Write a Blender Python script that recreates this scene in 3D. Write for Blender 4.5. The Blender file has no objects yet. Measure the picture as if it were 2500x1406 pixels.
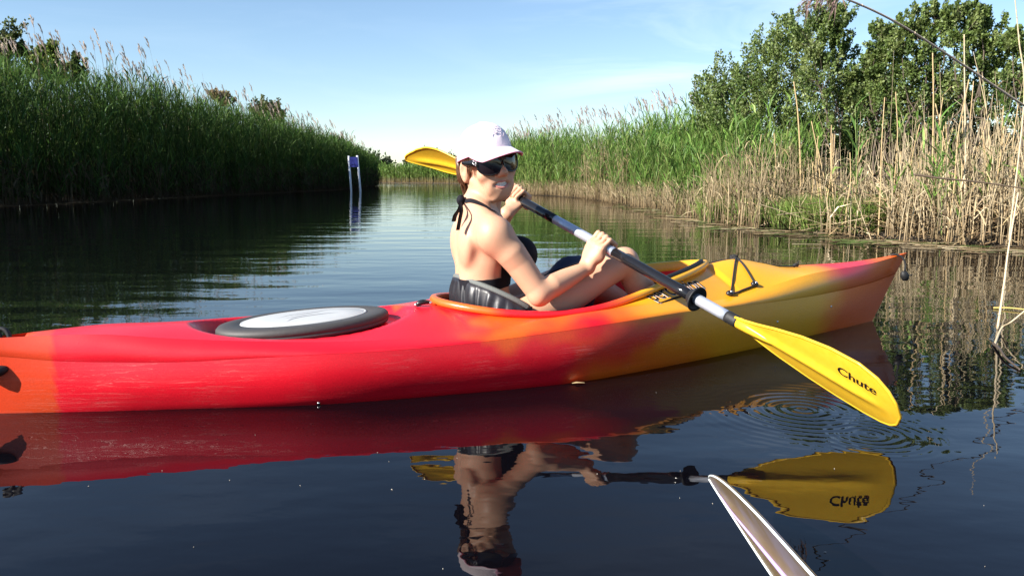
import bpy, math, random
import numpy as np
from mathutils import Vector, Matrix, noise
from mathutils.bvhtree import BVHTree

SC = bpy.context.scene
COL = SC.collection
rng = np.random.default_rng(7)
random.seed(7)

# ------------------------------------------------------------------ camera
CAM_H = 0.65
FPX = 1900.0                       # focal length for a 2500 px wide frame
PITCH = math.atan((703 - 432) / FPX)
cam_data = bpy.data.cameras.new("camera")
cam = bpy.data.objects.new("camera", cam_data)
COL.objects.link(cam)
cam.location = (0, 0, CAM_H)
cam.rotation_euler = (math.pi / 2 - PITCH, 0, 0)
cam_data.sensor_width = 36
cam_data.lens = 36 * FPX / 2500
cam_data.clip_start = 0.05
cam_data.clip_end = 5000
SC.camera = cam

# ------------------------------------------------------------------ sky, sun
SUN_EL = math.radians(31)
SUN_AZ = math.radians(-120)         # from +Y, clockwise positive: left and a little behind the camera
sun_dir = Vector((math.sin(SUN_AZ) * math.cos(SUN_EL), math.cos(SUN_AZ) * math.cos(SUN_EL), math.sin(SUN_EL)))
world = bpy.data.worlds.new("World")
SC.world = world
world.use_nodes = True
nt = world.node_tree
nt.nodes.clear()
N, Lk = nt.nodes.new, nt.links.new
w_out = N("ShaderNodeOutputWorld")
w_bg = N("ShaderNodeBackground")
w_sky = N("ShaderNodeTexSky")
w_sky.sky_type = 'NISHITA'
w_sky.sun_disc = False
w_sky.sun_elevation = SUN_EL
w_sky.sun_rotation = SUN_AZ
w_sky.air_density = 1.0
w_sky.dust_density = 0.1
w_sky.ozone_density = 3.0
w_bg.inputs["Strength"].default_value = 0.071
# thin cirrus wisps mixed into the sky
w_tc = N("ShaderNodeTexCoord")
w_map = N("ShaderNodeMapping")
w_map.inputs["Scale"].default_value = (1.5, 1.5, 9.0)
w_map.inputs["Rotation"].default_value = (0.1, 0.25, 0.3)
w_n1 = N("ShaderNodeTexNoise")
w_n1.inputs["Scale"].default_value = 1.6
w_n1.inputs["Detail"].default_value = 7
w_n1.inputs["Roughness"].default_value = 0.55
w_n1.inputs["Distortion"].default_value = 0.6
w_r = N("ShaderNodeValToRGB")
w_r.color_ramp.elements[0].position = 0.50
w_r.color_ramp.elements[1].position = 0.80
w_mul = N("ShaderNodeMath"); w_mul.operation = 'MULTIPLY'; w_mul.inputs[1].default_value = 0.22
w_mix = N("ShaderNodeMixRGB")
w_mix.inputs[2].default_value = (11.0, 11.4, 11.8, 1)
Lk(w_tc.outputs["Generated"], w_map.inputs["Vector"])
Lk(w_map.outputs[0], w_n1.inputs["Vector"])
Lk(w_n1.outputs[0], w_r.inputs[0])
# the wisps gather in the sky above the right bank
w_dot = N("ShaderNodeVectorMath"); w_dot.operation = 'DOT_PRODUCT'
_c = Vector((0.225, 0.955, 0.195)).normalized(); w_dot.inputs[1].default_value = _c
Lk(w_tc.outputs["Generated"], w_dot.inputs[0])
w_mr = N("ShaderNodeMapRange"); w_mr.interpolation_type = 'SMOOTHSTEP'
w_mr.inputs["From Min"].default_value = 0.965; w_mr.inputs["From Max"].default_value = 0.999
w_mr.inputs["To Min"].default_value = 0.25; w_mr.inputs["To Max"].default_value = 1.5
Lk(w_dot.outputs["Value"], w_mr.inputs["Value"])
w_m2 = N("ShaderNodeMath"); w_m2.operation = 'MULTIPLY'
Lk(w_r.outputs[0], w_m2.inputs[0]); Lk(w_mr.outputs[0], w_m2.inputs[1])
Lk(w_m2.outputs[0], w_mul.inputs[0])
Lk(w_mul.outputs[0], w_mix.inputs[0])
Lk(w_sky.outputs[0], w_mix.inputs[1])
Lk(w_mix.outputs[0], w_bg.inputs["Color"])
Lk(w_bg.outputs[0], w_out.inputs["Surface"])

sun_data = bpy.data.lights.new("sun", 'SUN')
sun_data.energy = 5.0
sun_data.angle = math.radians(0.53)
sun_data.color = (1.0, 0.94, 0.85)
sun = bpy.data.objects.new("sun", sun_data)
COL.objects.link(sun)
sun.rotation_euler = (-sun_dir).to_track_quat('-Z', 'Y').to_euler()
sun.location = sun_dir * 60

vs = SC.view_settings
SC.display_settings.display_device = 'sRGB'
vs.view_transform = 'Standard'
vs.look = 'None'
vs.exposure = 1.36
vs.gamma = 1.0
vs.use_curve_mapping = False
SC.cycles.max_bounces = 8
SC.cycles.transparent_max_bounces = 16
SC.cycles.caustics_reflective = False
SC.cycles.caustics_refractive = False

# ------------------------------------------------------------------ helpers
C0 = np.array([0, 0, CAM_H])
FW = np.array([0, math.cos(PITCH), -math.sin(PITCH)])
UPV = np.array([0, math.sin(PITCH), math.cos(PITCH)])

def ray(u, v):
    return FW + np.array([1.0, 0, 0]) * (u - 1250) / FPX + UPV * (703 - v) / FPX

def at_z(u, v, z=0.0):
    r = ray(u, v)
    return C0 + r * (z - CAM_H) / r[2]

def at_y(u, v, y):
    r = ray(u, v)
    return C0 + r * (y / r[1])

def tag(o, label=None, cat=None, group=None, kind=None):
    if label: o["label"] = label
    if cat: o["category"] = cat
    if group: o["group"] = group
    if kind: o["kind"] = kind
    return o

def empty(name, loc=(0, 0, 0), rz=0.0):
    o = bpy.data.objects.new(name, None)
    COL.objects.link(o)
    o.location = loc
    o.rotation_euler = (0, 0, rz)
    o.empty_display_size = 0.1
    return o

def mesh_obj(name, verts, faces, mat=None, parent=None, smooth=True, cols=None, world_of=None):
    """link one mesh; verts are in the parent's local space"""
    me = bpy.data.meshes.new(name)
    verts = np.asarray(verts, dtype=np.float64)
    if isinstance(faces, np.ndarray):
        k = faces.shape[1]
        me.vertices.add(len(verts))
        me.vertices.foreach_set("co", verts.astype(np.float32).ravel())
        me.loops.add(faces.size)
        me.loops.foreach_set("vertex_index", faces.astype(np.int32).ravel())
        me.polygons.add(len(faces))
        me.polygons.foreach_set("loop_start", np.arange(0, faces.size, k, dtype=np.int32))
        me.update(calc_edges=True)
        me.validate()
    else:
        me.from_pydata([tuple(v) for v in verts], [], [tuple(f) for f in faces])
        me.update()
    if smooth:
        me.polygons.foreach_set("use_smooth", np.ones(len(me.polygons), dtype=bool))
    if cols is not None:
        a = me.color_attributes.new("Col", 'FLOAT_COLOR', 'POINT')
        c = np.ones((len(verts), 4), dtype=np.float32)
        c[:, :3] = cols
        a.data.foreach_set("color", c.ravel())
    if mat: me.materials.append(mat)
    o = bpy.data.objects.new(name, me)
    COL.objects.link(o)
    if parent is not None: o.parent = parent
    return o

class MB:
    """collects shapes into one mesh"""
    def __init__(self): self.v, self.f = [], []
    def add(self, v, f):
        n = len(self.v)
        self.v += [tuple(p) for p in v]
        self.f += [tuple(i + n for i in q) for q in f]
        return self
    def tube(self, pts, rad, n=8, cap=True, sq=1.0):
        v, f = tube(pts, rad, n, cap, sq); return self.add(v, f)
    def box(self, c, s, M=None):
        v = [(x * s[0] / 2, y * s[1] / 2, z * s[2] / 2) for x in (-1, 1) for y in (-1, 1) for z in (-1, 1)]
        if M is not None: v = [M @ Vector(p) for p in v]
        v = [(p[0] + c[0], p[1] + c[1], p[2] + c[2]) for p in v]
        return self.add(v, [(0, 1, 3, 2), (4, 6, 7, 5), (0, 4, 5, 1), (2, 3, 7, 6), (0, 2, 6, 4), (1, 5, 7, 3)])
    def grid(self, P, closed_u=False, closed_v=False):
        v, f = grid(P, closed_u, closed_v); return self.add(v, f)
    def build(self, name, mat, parent=None, smooth=True):
        return mesh_obj(name, self.v, self.f, mat, parent, smooth)

def grid(P, cu=False, cv=False):
    P = np.asarray(P); n, m = P.shape[:2]
    f = []
    for i in range(n if cu else n - 1):
        for j in range(m if cv else m - 1):
            a, b = i, (i + 1) % n; c, d = j, (j + 1) % m
            f.append((a * m + c, b * m + c, b * m + d, a * m + d))
    return P.reshape(-1, 3), f

def catmull(P, n):
    P = np.asarray(P, float)
    Q = np.vstack([2 * P[0] - P[1], P, 2 * P[-1] - P[-2]])
    out = []
    ts = np.linspace(0, len(P) - 1, n)
    for t in ts:
        i = min(int(t), len(P) - 2); u = t - i
        a, b, c, d = Q[i], Q[i + 1], Q[i + 2], Q[i + 3]
        out.append(0.5 * ((2 * b) + (c - a) * u + (2 * a - 5 * b + 4 * c - d) * u * u + (3 * b - a - 3 * c + d) * u ** 3))
    return np.array(out)

def tube(pts, rad, n=8, cap=True, sq=1.0):
    pts = np.asarray(pts, float)
    m = len(pts)
    rad = np.full(m, rad) if np.isscalar(rad) else np.asarray(rad, float)
    T = np.gradient(pts, axis=0)
    T /= np.linalg.norm(T, axis=1)[:, None] + 1e-12
    ref = np.array([0, 0, 1.0]) if abs(T[0][2]) < 0.9 else np.array([1.0, 0, 0])
    a = np.cross(T[0], ref); a /= np.linalg.norm(a)
    V = []
    for i in range(m):
        a = a - T[i] * (a @ T[i]); a /= np.linalg.norm(a) + 1e-12
        b = np.cross(T[i], a)
        for k in range(n):
            th = 2 * math.pi * k / n
            V.append(pts[i] + rad[i] * (math.cos(th) * a + sq * math.sin(th) * b))
    f = []
    for i in range(m - 1):
        for k in range(n):
            k2 = (k + 1) % n
            f.append((i * n + k, i * n + k2, (i + 1) * n + k2, (i + 1) * n + k))
    if cap:
        f.append(tuple(range(n - 1, -1, -1)))
        f.append(tuple((m - 1) * n + k for k in range(n)))
    return V, f

def smooth01(x): 
    x = np.clip(x, 0, 1); return x * x * (3 - 2 * x)

# ------------------------------------------------------------------ materials
def mat_new(name):
    m = bpy.data.materials.new(name); m.use_nodes = True
    return m, m.node_tree, m.node_tree.nodes["Principled BSDF"]

def mat_plain(name, col, rough=0.5, metal=0.0, var=0.12, scale=40, bump=0.0, spec=0.5, detail=4):
    m, t, p = mat_new(name)
    tc = t.nodes.new("ShaderNodeTexCoord")
    n = t.nodes.new("ShaderNodeTexNoise"); n.inputs["Scale"].default_value = scale; n.inputs["Detail"].default_value = detail
    r = t.nodes.new("ShaderNodeMixRGB")
    c = np.array(col)
    r.inputs[1].default_value = (*np.clip(c * (1 - var), 0, 1), 1)
    r.inputs[2].default_value = (*np.clip(c * (1 + var), 0, 1), 1)
    t.links.new(tc.outputs["Object"], n.inputs["Vector"])
    t.links.new(n.outputs[0], r.inputs[0])
    t.links.new(r.outputs[0], p.inputs["Base Color"])
    p.inputs["Roughness"].default_value = rough
    p.inputs["Metallic"].default_value = metal
    p.inputs["Specular IOR Level"].default_value = spec
    if bump:
        b = t.nodes.new("ShaderNodeBump"); b.inputs["Strength"].default_value = bump; b.inputs["Distance"].default_value = 0.002
        t.links.new(n.outputs[0], b.inputs["Height"]); t.links.new(b.outputs[0], p.inputs["Normal"])
    return m

def mat_leaf(name, trans=0.35, rough=0.55, gloss=0.06):
    m = bpy.data.materials.new(name); m.use_nodes = True
    t = m.node_tree; t.nodes.clear()
    o = t.nodes.new("ShaderNodeOutputMaterial")
    a = t.nodes.new("ShaderNodeAttribute"); a.attribute_name = "Col"
    d = t.nodes.new("ShaderNodeBsdfDiffuse"); tr = t.nodes.new("ShaderNodeBsdfTranslucent")
    g = t.nodes.new("ShaderNodeBsdfGlossy"); g.inputs["Roughness"].default_value = rough
    g.inputs["Color"].default_value = (0.6, 0.6, 0.6, 1)
    m1 = t.nodes.new("ShaderNodeMixShader"); m1.inputs[0].default_value = trans
    m2 = t.nodes.new("ShaderNodeMixShader"); m2.inputs[0].default_value = gloss
    gm = t.nodes.new("ShaderNodeHueSaturation"); gm.inputs["Value"].default_value = 1.15; gm.inputs["Hue"].default_value = 0.485
    L = t.links.new
    L(a.outputs["Color"], d.inputs["Color"]); L(a.outputs["Color"], gm.inputs["Color"]); L(gm.outputs[0], tr.inputs["Color"])
    L(d.outputs[0], m1.inputs[1]); L(tr.outputs[0], m1.inputs[2])
    L(m1.outputs[0], m2.inputs[1]); L(g.outputs[0], m2.inputs[2]); L(m2.outputs[0], o.inputs["Surface"])
    return m
# ------------------------------------------------------------------ water and ground
def build_water():
    m, t, p = mat_new("dark_marsh_water")
    L = t.links.new; Nn = t.nodes.new
    p.inputs["Base Color"].default_value = (0.002, 0.0018, 0.003, 1)
    p.inputs["Roughness"].default_value = 0.012
    p.inputs["IOR"].default_value = 1.28
    geo = Nn("ShaderNodeNewGeometry")
    def noise_h(scale, amp, detail=2, rot=0.0, rough=0.5):
        mp = Nn("ShaderNodeMapping"); mp.inputs["Scale"].default_value = scale
        mp.inputs["Rotation"].default_value = (0, 0, rot)
        n = Nn("ShaderNodeTexNoise"); n.inputs["Scale"].default_value = 1.0
        n.inputs["Detail"].default_value = detail; n.inputs["Roughness"].default_value = rough
        L(geo.outputs["Position"], mp.inputs["Vector"]); L(mp.outputs[0], n.inputs["Vector"])
        k = Nn("ShaderNodeMath"); k.operation = 'MULTIPLY'; k.inputs[1].default_value = amp
        L(n.outputs[0], k.inputs[0]); return k.outputs[0]
    def add(a, b):
        k = Nn("ShaderNodeMath"); k.operation = 'ADD'; L(a, k.inputs[0]); L(b, k.inputs[1]); return k.outputs[0]
    def mul(a, b):
        k = Nn("ShaderNodeMath"); k.operation = 'MULTIPLY'; L(a, k.inputs[0])
        if isinstance(b, float): k.inputs[1].default_value = b
        else: L(b, k.inputs[1])
        return k.outputs[0]
    sep = Nn("ShaderNodeSeparateXYZ"); L(geo.outputs["Position"], sep.inputs[0])
    h = noise_h((0.55, 2.2, 1), 0.0068, 1, 0.12)                   # slow low swell, crests across the channel
    h = add(h, noise_h((2.6, 5.5, 1), 0.0022, 2, -0.2))          # small wobble
    h = add(h, noise_h((11, 17, 1), 0.00035, 2, 0.3))
    # wind ruffle on the far open water
    mr = Nn("ShaderNodeMapRange"); mr.inputs["From Min"].default_value = 45; mr.inputs["From Max"].default_value = 70
    L(sep.outputs["Y"], mr.inputs["Value"])
    h = add(h, mul(noise_h((1.2, 2.4, 1), 0.05, 3), mr.outputs[0]))
    # rings spreading from drops off the paddle
    def rings(cx, cy, wl, amp, rmax, rmin=0.0):
        cb = Nn("ShaderNodeCombineXYZ"); cb.inputs[0].default_value = cx; cb.inputs[1].default_value = cy
        vm = Nn("ShaderNodeVectorMath"); vm.operation = 'DISTANCE'
        L(geo.outputs["Position"], vm.inputs[0]); L(cb.outputs[0], vm.inputs[1])
        s = Nn("ShaderNodeMath"); s.operation = 'MULTIPLY'; s.inputs[1].default_value = 2 * math.pi / wl
        L(vm.outputs["Value"], s.inputs[0])
        sn = Nn("ShaderNodeMath"); sn.operation = 'SINE'; L(s.outputs[0], sn.inputs[0])
        f = Nn("ShaderNodeMapRange"); f.interpolation_type = 'SMOOTHSTEP'
        f.inputs["From Min"].default_value = rmax; f.inputs["From Max"].default_value = rmin
        f.inputs["To Min"].default_value = 0; f.inputs["To Max"].default_value = amp
        L(vm.outputs["Value"], f.inputs["Value"])
        return mul(sn.outputs[0], f.outputs[0])
    c1 = at_z(1660, 945); c2 = at_z(1960, 1000); c3 = at_z(2120, 1060)
    h = add(h, rings(c1[0], c1[1], 0.030, 0.00014, 0.34))
    h = add(h, rings(c2[0], c2[1], 0.034, 0.00026, 0.42))
    h = add(h, rings(c3[0], c3[1], 0.026, 0.00018, 0.26))
    b = Nn("ShaderNodeBump"); b.inputs["Strength"].default_value = 1.0; b.inputs["Distance"].default_value = 1.0
    L(h, b.inputs["Height"]); L(b.outputs[0], p.inputs["Normal"])
    xs = np.array([-600, -60, -20, -8, -4, -2, 0, 2, 4, 8, 20, 60, 600.0])
    ys = np.array([-300, -20, -4, 0, 1, 2, 3, 4, 6, 9, 14, 22, 40, 90, 200, 900.0])
    P = np.array([[(x, y, 0) for y in ys] for x in xs])
    v, f = grid(P)
    o = mesh_obj("water", v, [q[::-1] for q in f] if False else f, m)
    tag(o, kind="structure"); return o
build_water()

# bank outlines at the waterline: (x, y)
LEFT_EDGE = np.array([(-11.6, -30), (-11.4, 4), (-11.3, 17.2), (-10.75, 21.6), (-9.95, 29.2), (-8.6, 40.5), (-9.0, 48), (-9.6, 56), (-12.5, 66), (-18, 74), (-30, 80)])
RIGHT_EDGE = np.array([(14, -6), (10.5, 2.0), (8.2, 4.8), (6.4, 6.4), (4.75, 7.3), (3.95, 7.9), (3.6, 8.54), (3.33, 9.75), (2.92, 11.06), (2.95, 13.5), (2.95, 16.1), (2.55, 20), (1.97, 25.1), (0.31, 29.2), (-0.9, 36), (-1.4, 44), (0.5, 56), (4, 66), (9, 72)])
FAR_EDGE = np.array([(-60, 83), (-30, 84), (-14.3, 83.5), (-5.8, 76), (2, 74), (12, 73), (40, 76)])

def resample(E, n):
    d = np.r_[0, np.cumsum(np.linalg.norm(np.diff(E, axis=0), axis=1))]
    t = np.linspace(0, d[-1], n)
    return np.c_[np.interp(t, d, E[:, 0]), np.interp(t, d, E[:, 1])]

def edge_normals(P, side):
    T = np.gradient(P, axis=0); T /= np.linalg.norm(T, axis=1)[:, None]
    return np.c_[T[:, 1], -T[:, 0]] * side

mud = mat_plain("marsh_mud", (0.045, 0.034, 0.022), 0.85, var=0.4, scale=3, bump=0.6)
def bank(name, E, side, back=0.0):
    P = resample(E, 120); Nn = edge_normals(P, side)
    P = P + Nn * back
    rows = []
    for off, z in ((-0.35, -0.35), (-0.02, -0.02), (0.12, 0.03), (0.6, 0.08), (3, 0.14), (14, 0.2)):
        jit = np.array([0.08 * noise.noise(Vector((p[0] * 2, p[1] * 2, off))) for p in P]) if off < 1 else 0
        rows.append(np.c_[P + Nn * (off + jit)[:, None] if not np.isscalar(jit) else P + Nn * off, np.full(len(P), z)])
    v, f = grid(np.array(rows))
    o = mesh_obj(name, v, f, mud); tag(o, kind="structure"); return o
bank("left_bank_mud", LEFT_EDGE, -1, 0.7)
bank("right_bank_mud", RIGHT_EDGE, 1, 0.28)
bank("far_bank_mud", FAR_EDGE, -1)
# marsh ground sheet behind the banks, out to the horizon, and the stream bed below the water
gm = mat_plain("marsh_grass_ground", (0.05, 0.07, 0.025), 0.9, var=0.35, scale=0.6, bump=0.4)
def ring_ground():
    v, f = grid(np.array([[(x, y, -0.55) for y in (-400, 0, 40, 100, 1200.0)] for x in (-1200, -60, 0, 60, 1200.0)]))
    tag(mesh_obj("stream_bed", v, f, mud), kind="structure")
    def sheet(pts, name):
        o = mesh_obj(name, [(x, y, 0.17) for x, y in pts], [tuple(range(len(pts)))], gm)
        tag(o, kind="structure")
    sheet([(-1000, -200), (-14, -200), (-14, 50), (-18, 75), (-40, 92), (-1000, 95)], "marsh_ground")
    sheet([(-1000, 96), (-40, 94), (-14, 92), (-5, 86), (40, 86), (1000, 90), (1000, 1500), (-1000, 1500)], "marsh_ground")
    sheet([(1000, -60), (16, -60), (13, 4), (9, 10), (9, 24), (6, 40), (8, 56), (14, 68), (40, 70), (1000, 80)][::-1], "marsh_ground")
ring_ground()

# ------------------------------------------------------------------ reeds
reed_mat = mat_leaf("reed_leaves", 0.34, 0.5, 0.02)
cane_mat = mat_leaf("dry_canes", 0.12, 0.5, 0.06)

class Acc:
    def __init__(self): self.v, self.t, self.c, self.n = [], [], [], 0
    def add(self, V, T, Cc):
        self.v.append(V.reshape(-1, 3)); self.t.append(T.reshape(-1, 3) + self.n); self.c.append(Cc.reshape(-1, 3))
        self.n += V.reshape(-1, 3).shape[0]
    def build(self, name, mat, parent=None):
        return mesh_obj(name, np.vstack(self.v), np.vstack(self.t), mat, parent, True, np.vstack(self.c))

def unit(a): return a / (np.linalg.norm(a, axis=-1, keepdims=True) + 1e-9)

def reeds(acc, B, h, lean, col_base, col_top, leaf_n=7, leaf_len=(0.3, 0.5), leaf_w=0.022, leaf_t=(0.25, 1.0), leaf_cols=None,
          r=0.006, plume=0.0, wind=(-1, 0), plume_col=(0.30, 0.22, 0.17), leaf_up=(0.5, 1.3), psize=1.0, cvar=0.25, bend=1.6):
    """B (N,3) bases, h (N,), lean (N,2) horizontal tip offset as part of h"""
    Nn = len(B)
    if Nn == 0: return
    ts = np.array([0, 0.35, 0.7, 1.0])
    def pos(t):      # t (N,...)-> point
        t = t[..., None]
        hh = h.reshape((-1,) + (1,) * (t.ndim - 1)); ln = lean.reshape((Nn,) + (1,) * (t.ndim - 2) + (2,)); bb = B.reshape((Nn,) + (1,) * (t.ndim - 2) + (3,))
        xy = bb[..., :2] + ln * hh * np.power(np.maximum(t, 0), bend)
        z = bb[..., 2:] + hh * t * (1 - 0.12 * np.linalg.norm(ln, axis=-1, keepdims=True) * t)
        return np.concatenate([xy, z], -1)
    cb = np.asarray(col_base) if np.ndim(col_base) == 2 else np.tile(col_base, (Nn, 1))
    ct = np.asarray(col_top) if np.ndim(col_top) == 2 else np.tile(col_top, (Nn, 1))
    tint = 1 + cvar * rng.standard_normal((Nn, 1)) * 0.6
    tint = np.clip(tint, 0.45, 1.7)
    ph = rng.uniform(0, 6.28, (Nn, 1))
    ang = ph + np.array([0, 2.094, 4.189])
    ring = np.stack([np.cos(ang), np.sin(ang), np.zeros_like(ang)], -1)    # N,3,3
    cen = pos(np.tile(ts, (Nn, 1)))                                          # N,4,3
    rr = (r * np.array([1.0, 0.9, 0.7, 0.35]))[None, :, None, None] * rng.uniform(0.7, 1.3, (Nn, 1, 1, 1))
    V = cen[:, :, None, :] + ring[:, None] * rr                             # N,4,3,3
    idx = []
    for i in range(3):
        for k in range(3):
            k2 = (k + 1) % 3
            idx += [(i * 3 + k, i * 3 + k2, (i + 1) * 3 + k2), (i * 3 + k, (i + 1) * 3 + k2, (i + 1) * 3 + k)]
    T = np.array(idx)[None] + (np.arange(Nn) * 12)[:, None, None]
    w = smooth01(ts * 1.7)[None, :, None]
    Cc = (cb[:, None] * (1 - w) + ct[:, None] * w) * tint[:, None]
    acc.add(V, T, np.repeat(Cc[:, :, None], 3, 2))
    if leaf_n:
        M = leaf_n
        t = rng.uniform(leaf_t[0], leaf_t[1], (Nn, M))
        p0 = pos(t)
        az = rng.uniform(0, 2 * math.pi, (Nn, M))
        dirh = np.stack([np.cos(az) + wind[0] * 0.8, np.sin(az) + wind[1] * 0.8], -1); dirh = unit(dirh)
        up = rng.uniform(leaf_up[0], leaf_up[1], (Nn, M))
        L = rng.uniform(leaf_len[0], leaf_len[1], (Nn, M)) * (1.1 - 0.35 * t)
        d1 = unit(np.concatenate([dirh, up[..., None] * 1.6], -1))
        d2 = unit(np.concatenate([dirh, (up - rng.uniform(0.3, 1.2, (Nn, M)))[..., None]], -1))
        side = unit(np.cross(d1, rng.standard_normal((Nn, M, 3)) * 0.4 + np.array([0, 0, 1.0])))
        wd = (leaf_w * rng.uniform(0.6, 1.3, (Nn, M)))[..., None]
        p1 = p0 + d1 * (L * 0.5)[..., None]; p2 = p1 + d2 * (L * 0.5)[..., None]
        V = np.stack([p0 - side * wd * 0.3, p0 + side * wd * 0.3, p1 - side * wd * 0.5, p1 + side * wd * 0.5, p2], 2)
        T = np.array([(0, 1, 3), (0, 3, 2), (2, 3, 4)])[None] + (np.arange(Nn * M) * 5)[:, None, None]
        if leaf_cols is None: leaf_cols = [(0.06, 0.13, 0.025), (0.08, 0.16, 0.03), (0.045, 0.10, 0.025)]
        lc = np.array(leaf_cols)[rng.integers(0, len(leaf_cols), (Nn, M))] * np.clip(1 + cvar * rng.standard_normal((Nn, M, 1)), 0.5, 1.7) * (0.6 + 0.4 * tint[:, None])
        acc.add(V, T, np.repeat(lc[:, :, None], 5, 2))
    if plume > 0:
        sel = np.where(rng.random(Nn) < plume)[0]
        if len(sel):
            M = 14
            tip = pos(np.ones((Nn, 1)))[sel]                                 # n,1,3
            pre = pos(np.full((Nn, 1), 0.93))[sel]
            ax = unit(tip - pre)
            q = np.linspace(0, 1, M)[None, :, None]
            ext = rng.uniform(0.16, 0.32, (len(sel), 1, 1)) * psize
            start = tip + ax * ext * (q - 0.25) + np.array([wind[0], wind[1], -0.25]) * ext * (q ** 2) * 0.35
            dd = unit(ax * 1.2 + np.array([wind[0], wind[1], -0.15]) * rng.uniform(0.0, 0.9, (len(sel), M, 1)) + 0.17 * rng.standard_normal((len(sel), M, 3)))
            ll = rng.uniform(0.07, 0.17, (len(sel), M, 1)) * (1.15 - q * 0.6) * psize
            sd = unit(np.cross(dd, rng.standard_normal((len(sel), M, 3)))) * 0.010 * psize
            V = np.stack([start - sd * 0.3, start + dd * ll * 0.5 - sd, start + dd * ll * 0.5 + sd, start + dd * ll], 2)
            T = np.array([(0, 1, 2), (1, 3, 2)])[None] + (np.arange(len(sel) * M) * 4)[:, None, None]
            pc = np.array(plume_col) * np.clip(1 + 0.3 * rng.standard_normal((len(sel), 1, 1)), 0.5, 1.6)
            acc.add(V, T, np.broadcast_to(pc[:, :, None], (len(sel), M, 4, 3)).copy())

def strip_points(E, side, n, t0, t1, d0, d1, power=1.0):
    """n random points along edge part t0..t1 (arc length), d0..d1 metres back from the water"""
    d = np.r_[0, np.cumsum(np.linalg.norm(np.diff(E, axis=0), axis=1))]
    t = rng.uniform(t0, t1, n)
    x = np.interp(t, d, E[:, 0]); y = np.interp(t, d, E[:, 1])
    x2 = np.interp(t + 0.4, d, E[:, 0]); y2 = np.interp(t + 0.4, d, E[:, 1])
    x1 = np.interp(t - 0.4, d, E[:, 0]); y1 = np.interp(t - 0.4, d, E[:, 1])
    tx, ty = x2 - x1, y2 - y1; l = np.hypot(tx, ty) + 1e-9
    off = d0 + (d1 - d0) * rng.random(n) ** power
    off = off + 0.12 * np.sin(t * 2.1) + 0.08 * np.sin(t * 5.3 + 1)
    return np.c_[x + side * ty / l * off, y - side * tx / l * off, 0.02 + 0.1 * smooth01(off / 2)], t, off

def arclen_at_y(E, y):
    d = np.r_[0, np.cumsum(np.linalg.norm(np.diff(E, axis=0), axis=1))]
    return np.interp(y, E[:, 1], d)
def patch(x, y, s, seed=0.0):
    return np.array([noise.noise(Vector((a * s, b * s, seed))) for a, b in zip(x, y)])

TAN = (0.34, 0.25, 0.13); PALE = (0.45, 0.36, 0.22); BROWN = (0.16, 0.105, 0.055)
GREENS = [(0.055, 0.125, 0.022), (0.075, 0.16, 0.03), (0.10, 0.18, 0.035), (0.04, 0.095, 0.02)]
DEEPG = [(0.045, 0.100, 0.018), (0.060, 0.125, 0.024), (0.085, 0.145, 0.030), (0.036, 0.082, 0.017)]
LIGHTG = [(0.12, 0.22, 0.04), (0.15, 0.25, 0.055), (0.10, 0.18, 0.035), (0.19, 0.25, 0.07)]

def left_bank():
    a = Acc()
    t0, t1 = arclen_at_y(LEFT_EDGE, 9), arclen_at_y(LEFT_EDGE, 57)
    for n, d0, d1, ln, hm in ((4200, 0.0, 1.0, 10, 1.0), (4200, 1.0, 3.2, 9, 1.03), (3000, 3.2, 8.0, 6, 1.0)):
        B, t, off = strip_points(LEFT_EDGE, -1, n, t0, t1, d0, d1)
        hp = patch(B[:, 0], B[:, 1], 0.35, 1.0)
        h = hm * (1.08 + 0.16 * hp + 0.08 * rng.standard_normal(n)) * (0.74 + 0.26 * smooth01(off / 0.8 + 0.3))
        h *= np.interp(B[:, 1], [9, 17, 23, 33, 41, 48, 56], [2.6, 2.75, 3.0, 2.75, 2.35, 2.15, 1.9])
        lean = np.c_[0.02 + 0.07 * rng.standard_normal(n), 0.05 * rng.standard_normal(n)]
        lean[off < 0.4, 0] += 0.07
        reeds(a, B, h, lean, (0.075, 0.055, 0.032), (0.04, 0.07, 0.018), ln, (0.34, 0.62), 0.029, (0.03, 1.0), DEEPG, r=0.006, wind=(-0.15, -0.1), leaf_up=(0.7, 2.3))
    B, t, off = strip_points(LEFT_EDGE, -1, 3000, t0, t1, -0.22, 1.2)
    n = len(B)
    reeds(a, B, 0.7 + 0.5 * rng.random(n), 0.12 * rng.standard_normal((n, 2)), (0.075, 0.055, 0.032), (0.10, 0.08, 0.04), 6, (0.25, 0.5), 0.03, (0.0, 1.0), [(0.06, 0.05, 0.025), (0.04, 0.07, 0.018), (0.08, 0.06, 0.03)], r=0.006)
    # tall old flowering stems standing out of the bed
    B, t, off = strip_points(LEFT_EDGE, -1, 420, t0, t1, 0.3, 3.0)
    n = len(B)
    h = np.interp(B[:, 1], [9, 17, 21, 25, 33, 41, 56], [3.5, 3.85, 4.15, 4.15, 3.65, 3.05, 2.5]) * (1 + 0.075 * rng.standard_normal(n))
    lean = np.c_[-0.09 + 0.04 * rng.standard_normal(n), -0.02 + 0.04 * rng.standard_normal(n)]
    reeds(a, B, h, lean, (0.12, 0.09, 0.05), (0.30, 0.23, 0.15), 1, (0.2, 0.4), 0.014, (0.5, 0.8), [(0.25, 0.19, 0.09)], r=0.007, plume=0.92, wind=(-0.45, -0.1), plume_col=(0.46, 0.37, 0.30), psize=1.35)
    o = a.build("reed_bed", reed_mat)
    tag(o, "dense tall green reed bed in shade along the left bank, feathery plumes on top", "reeds", kind="stuff")

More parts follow.
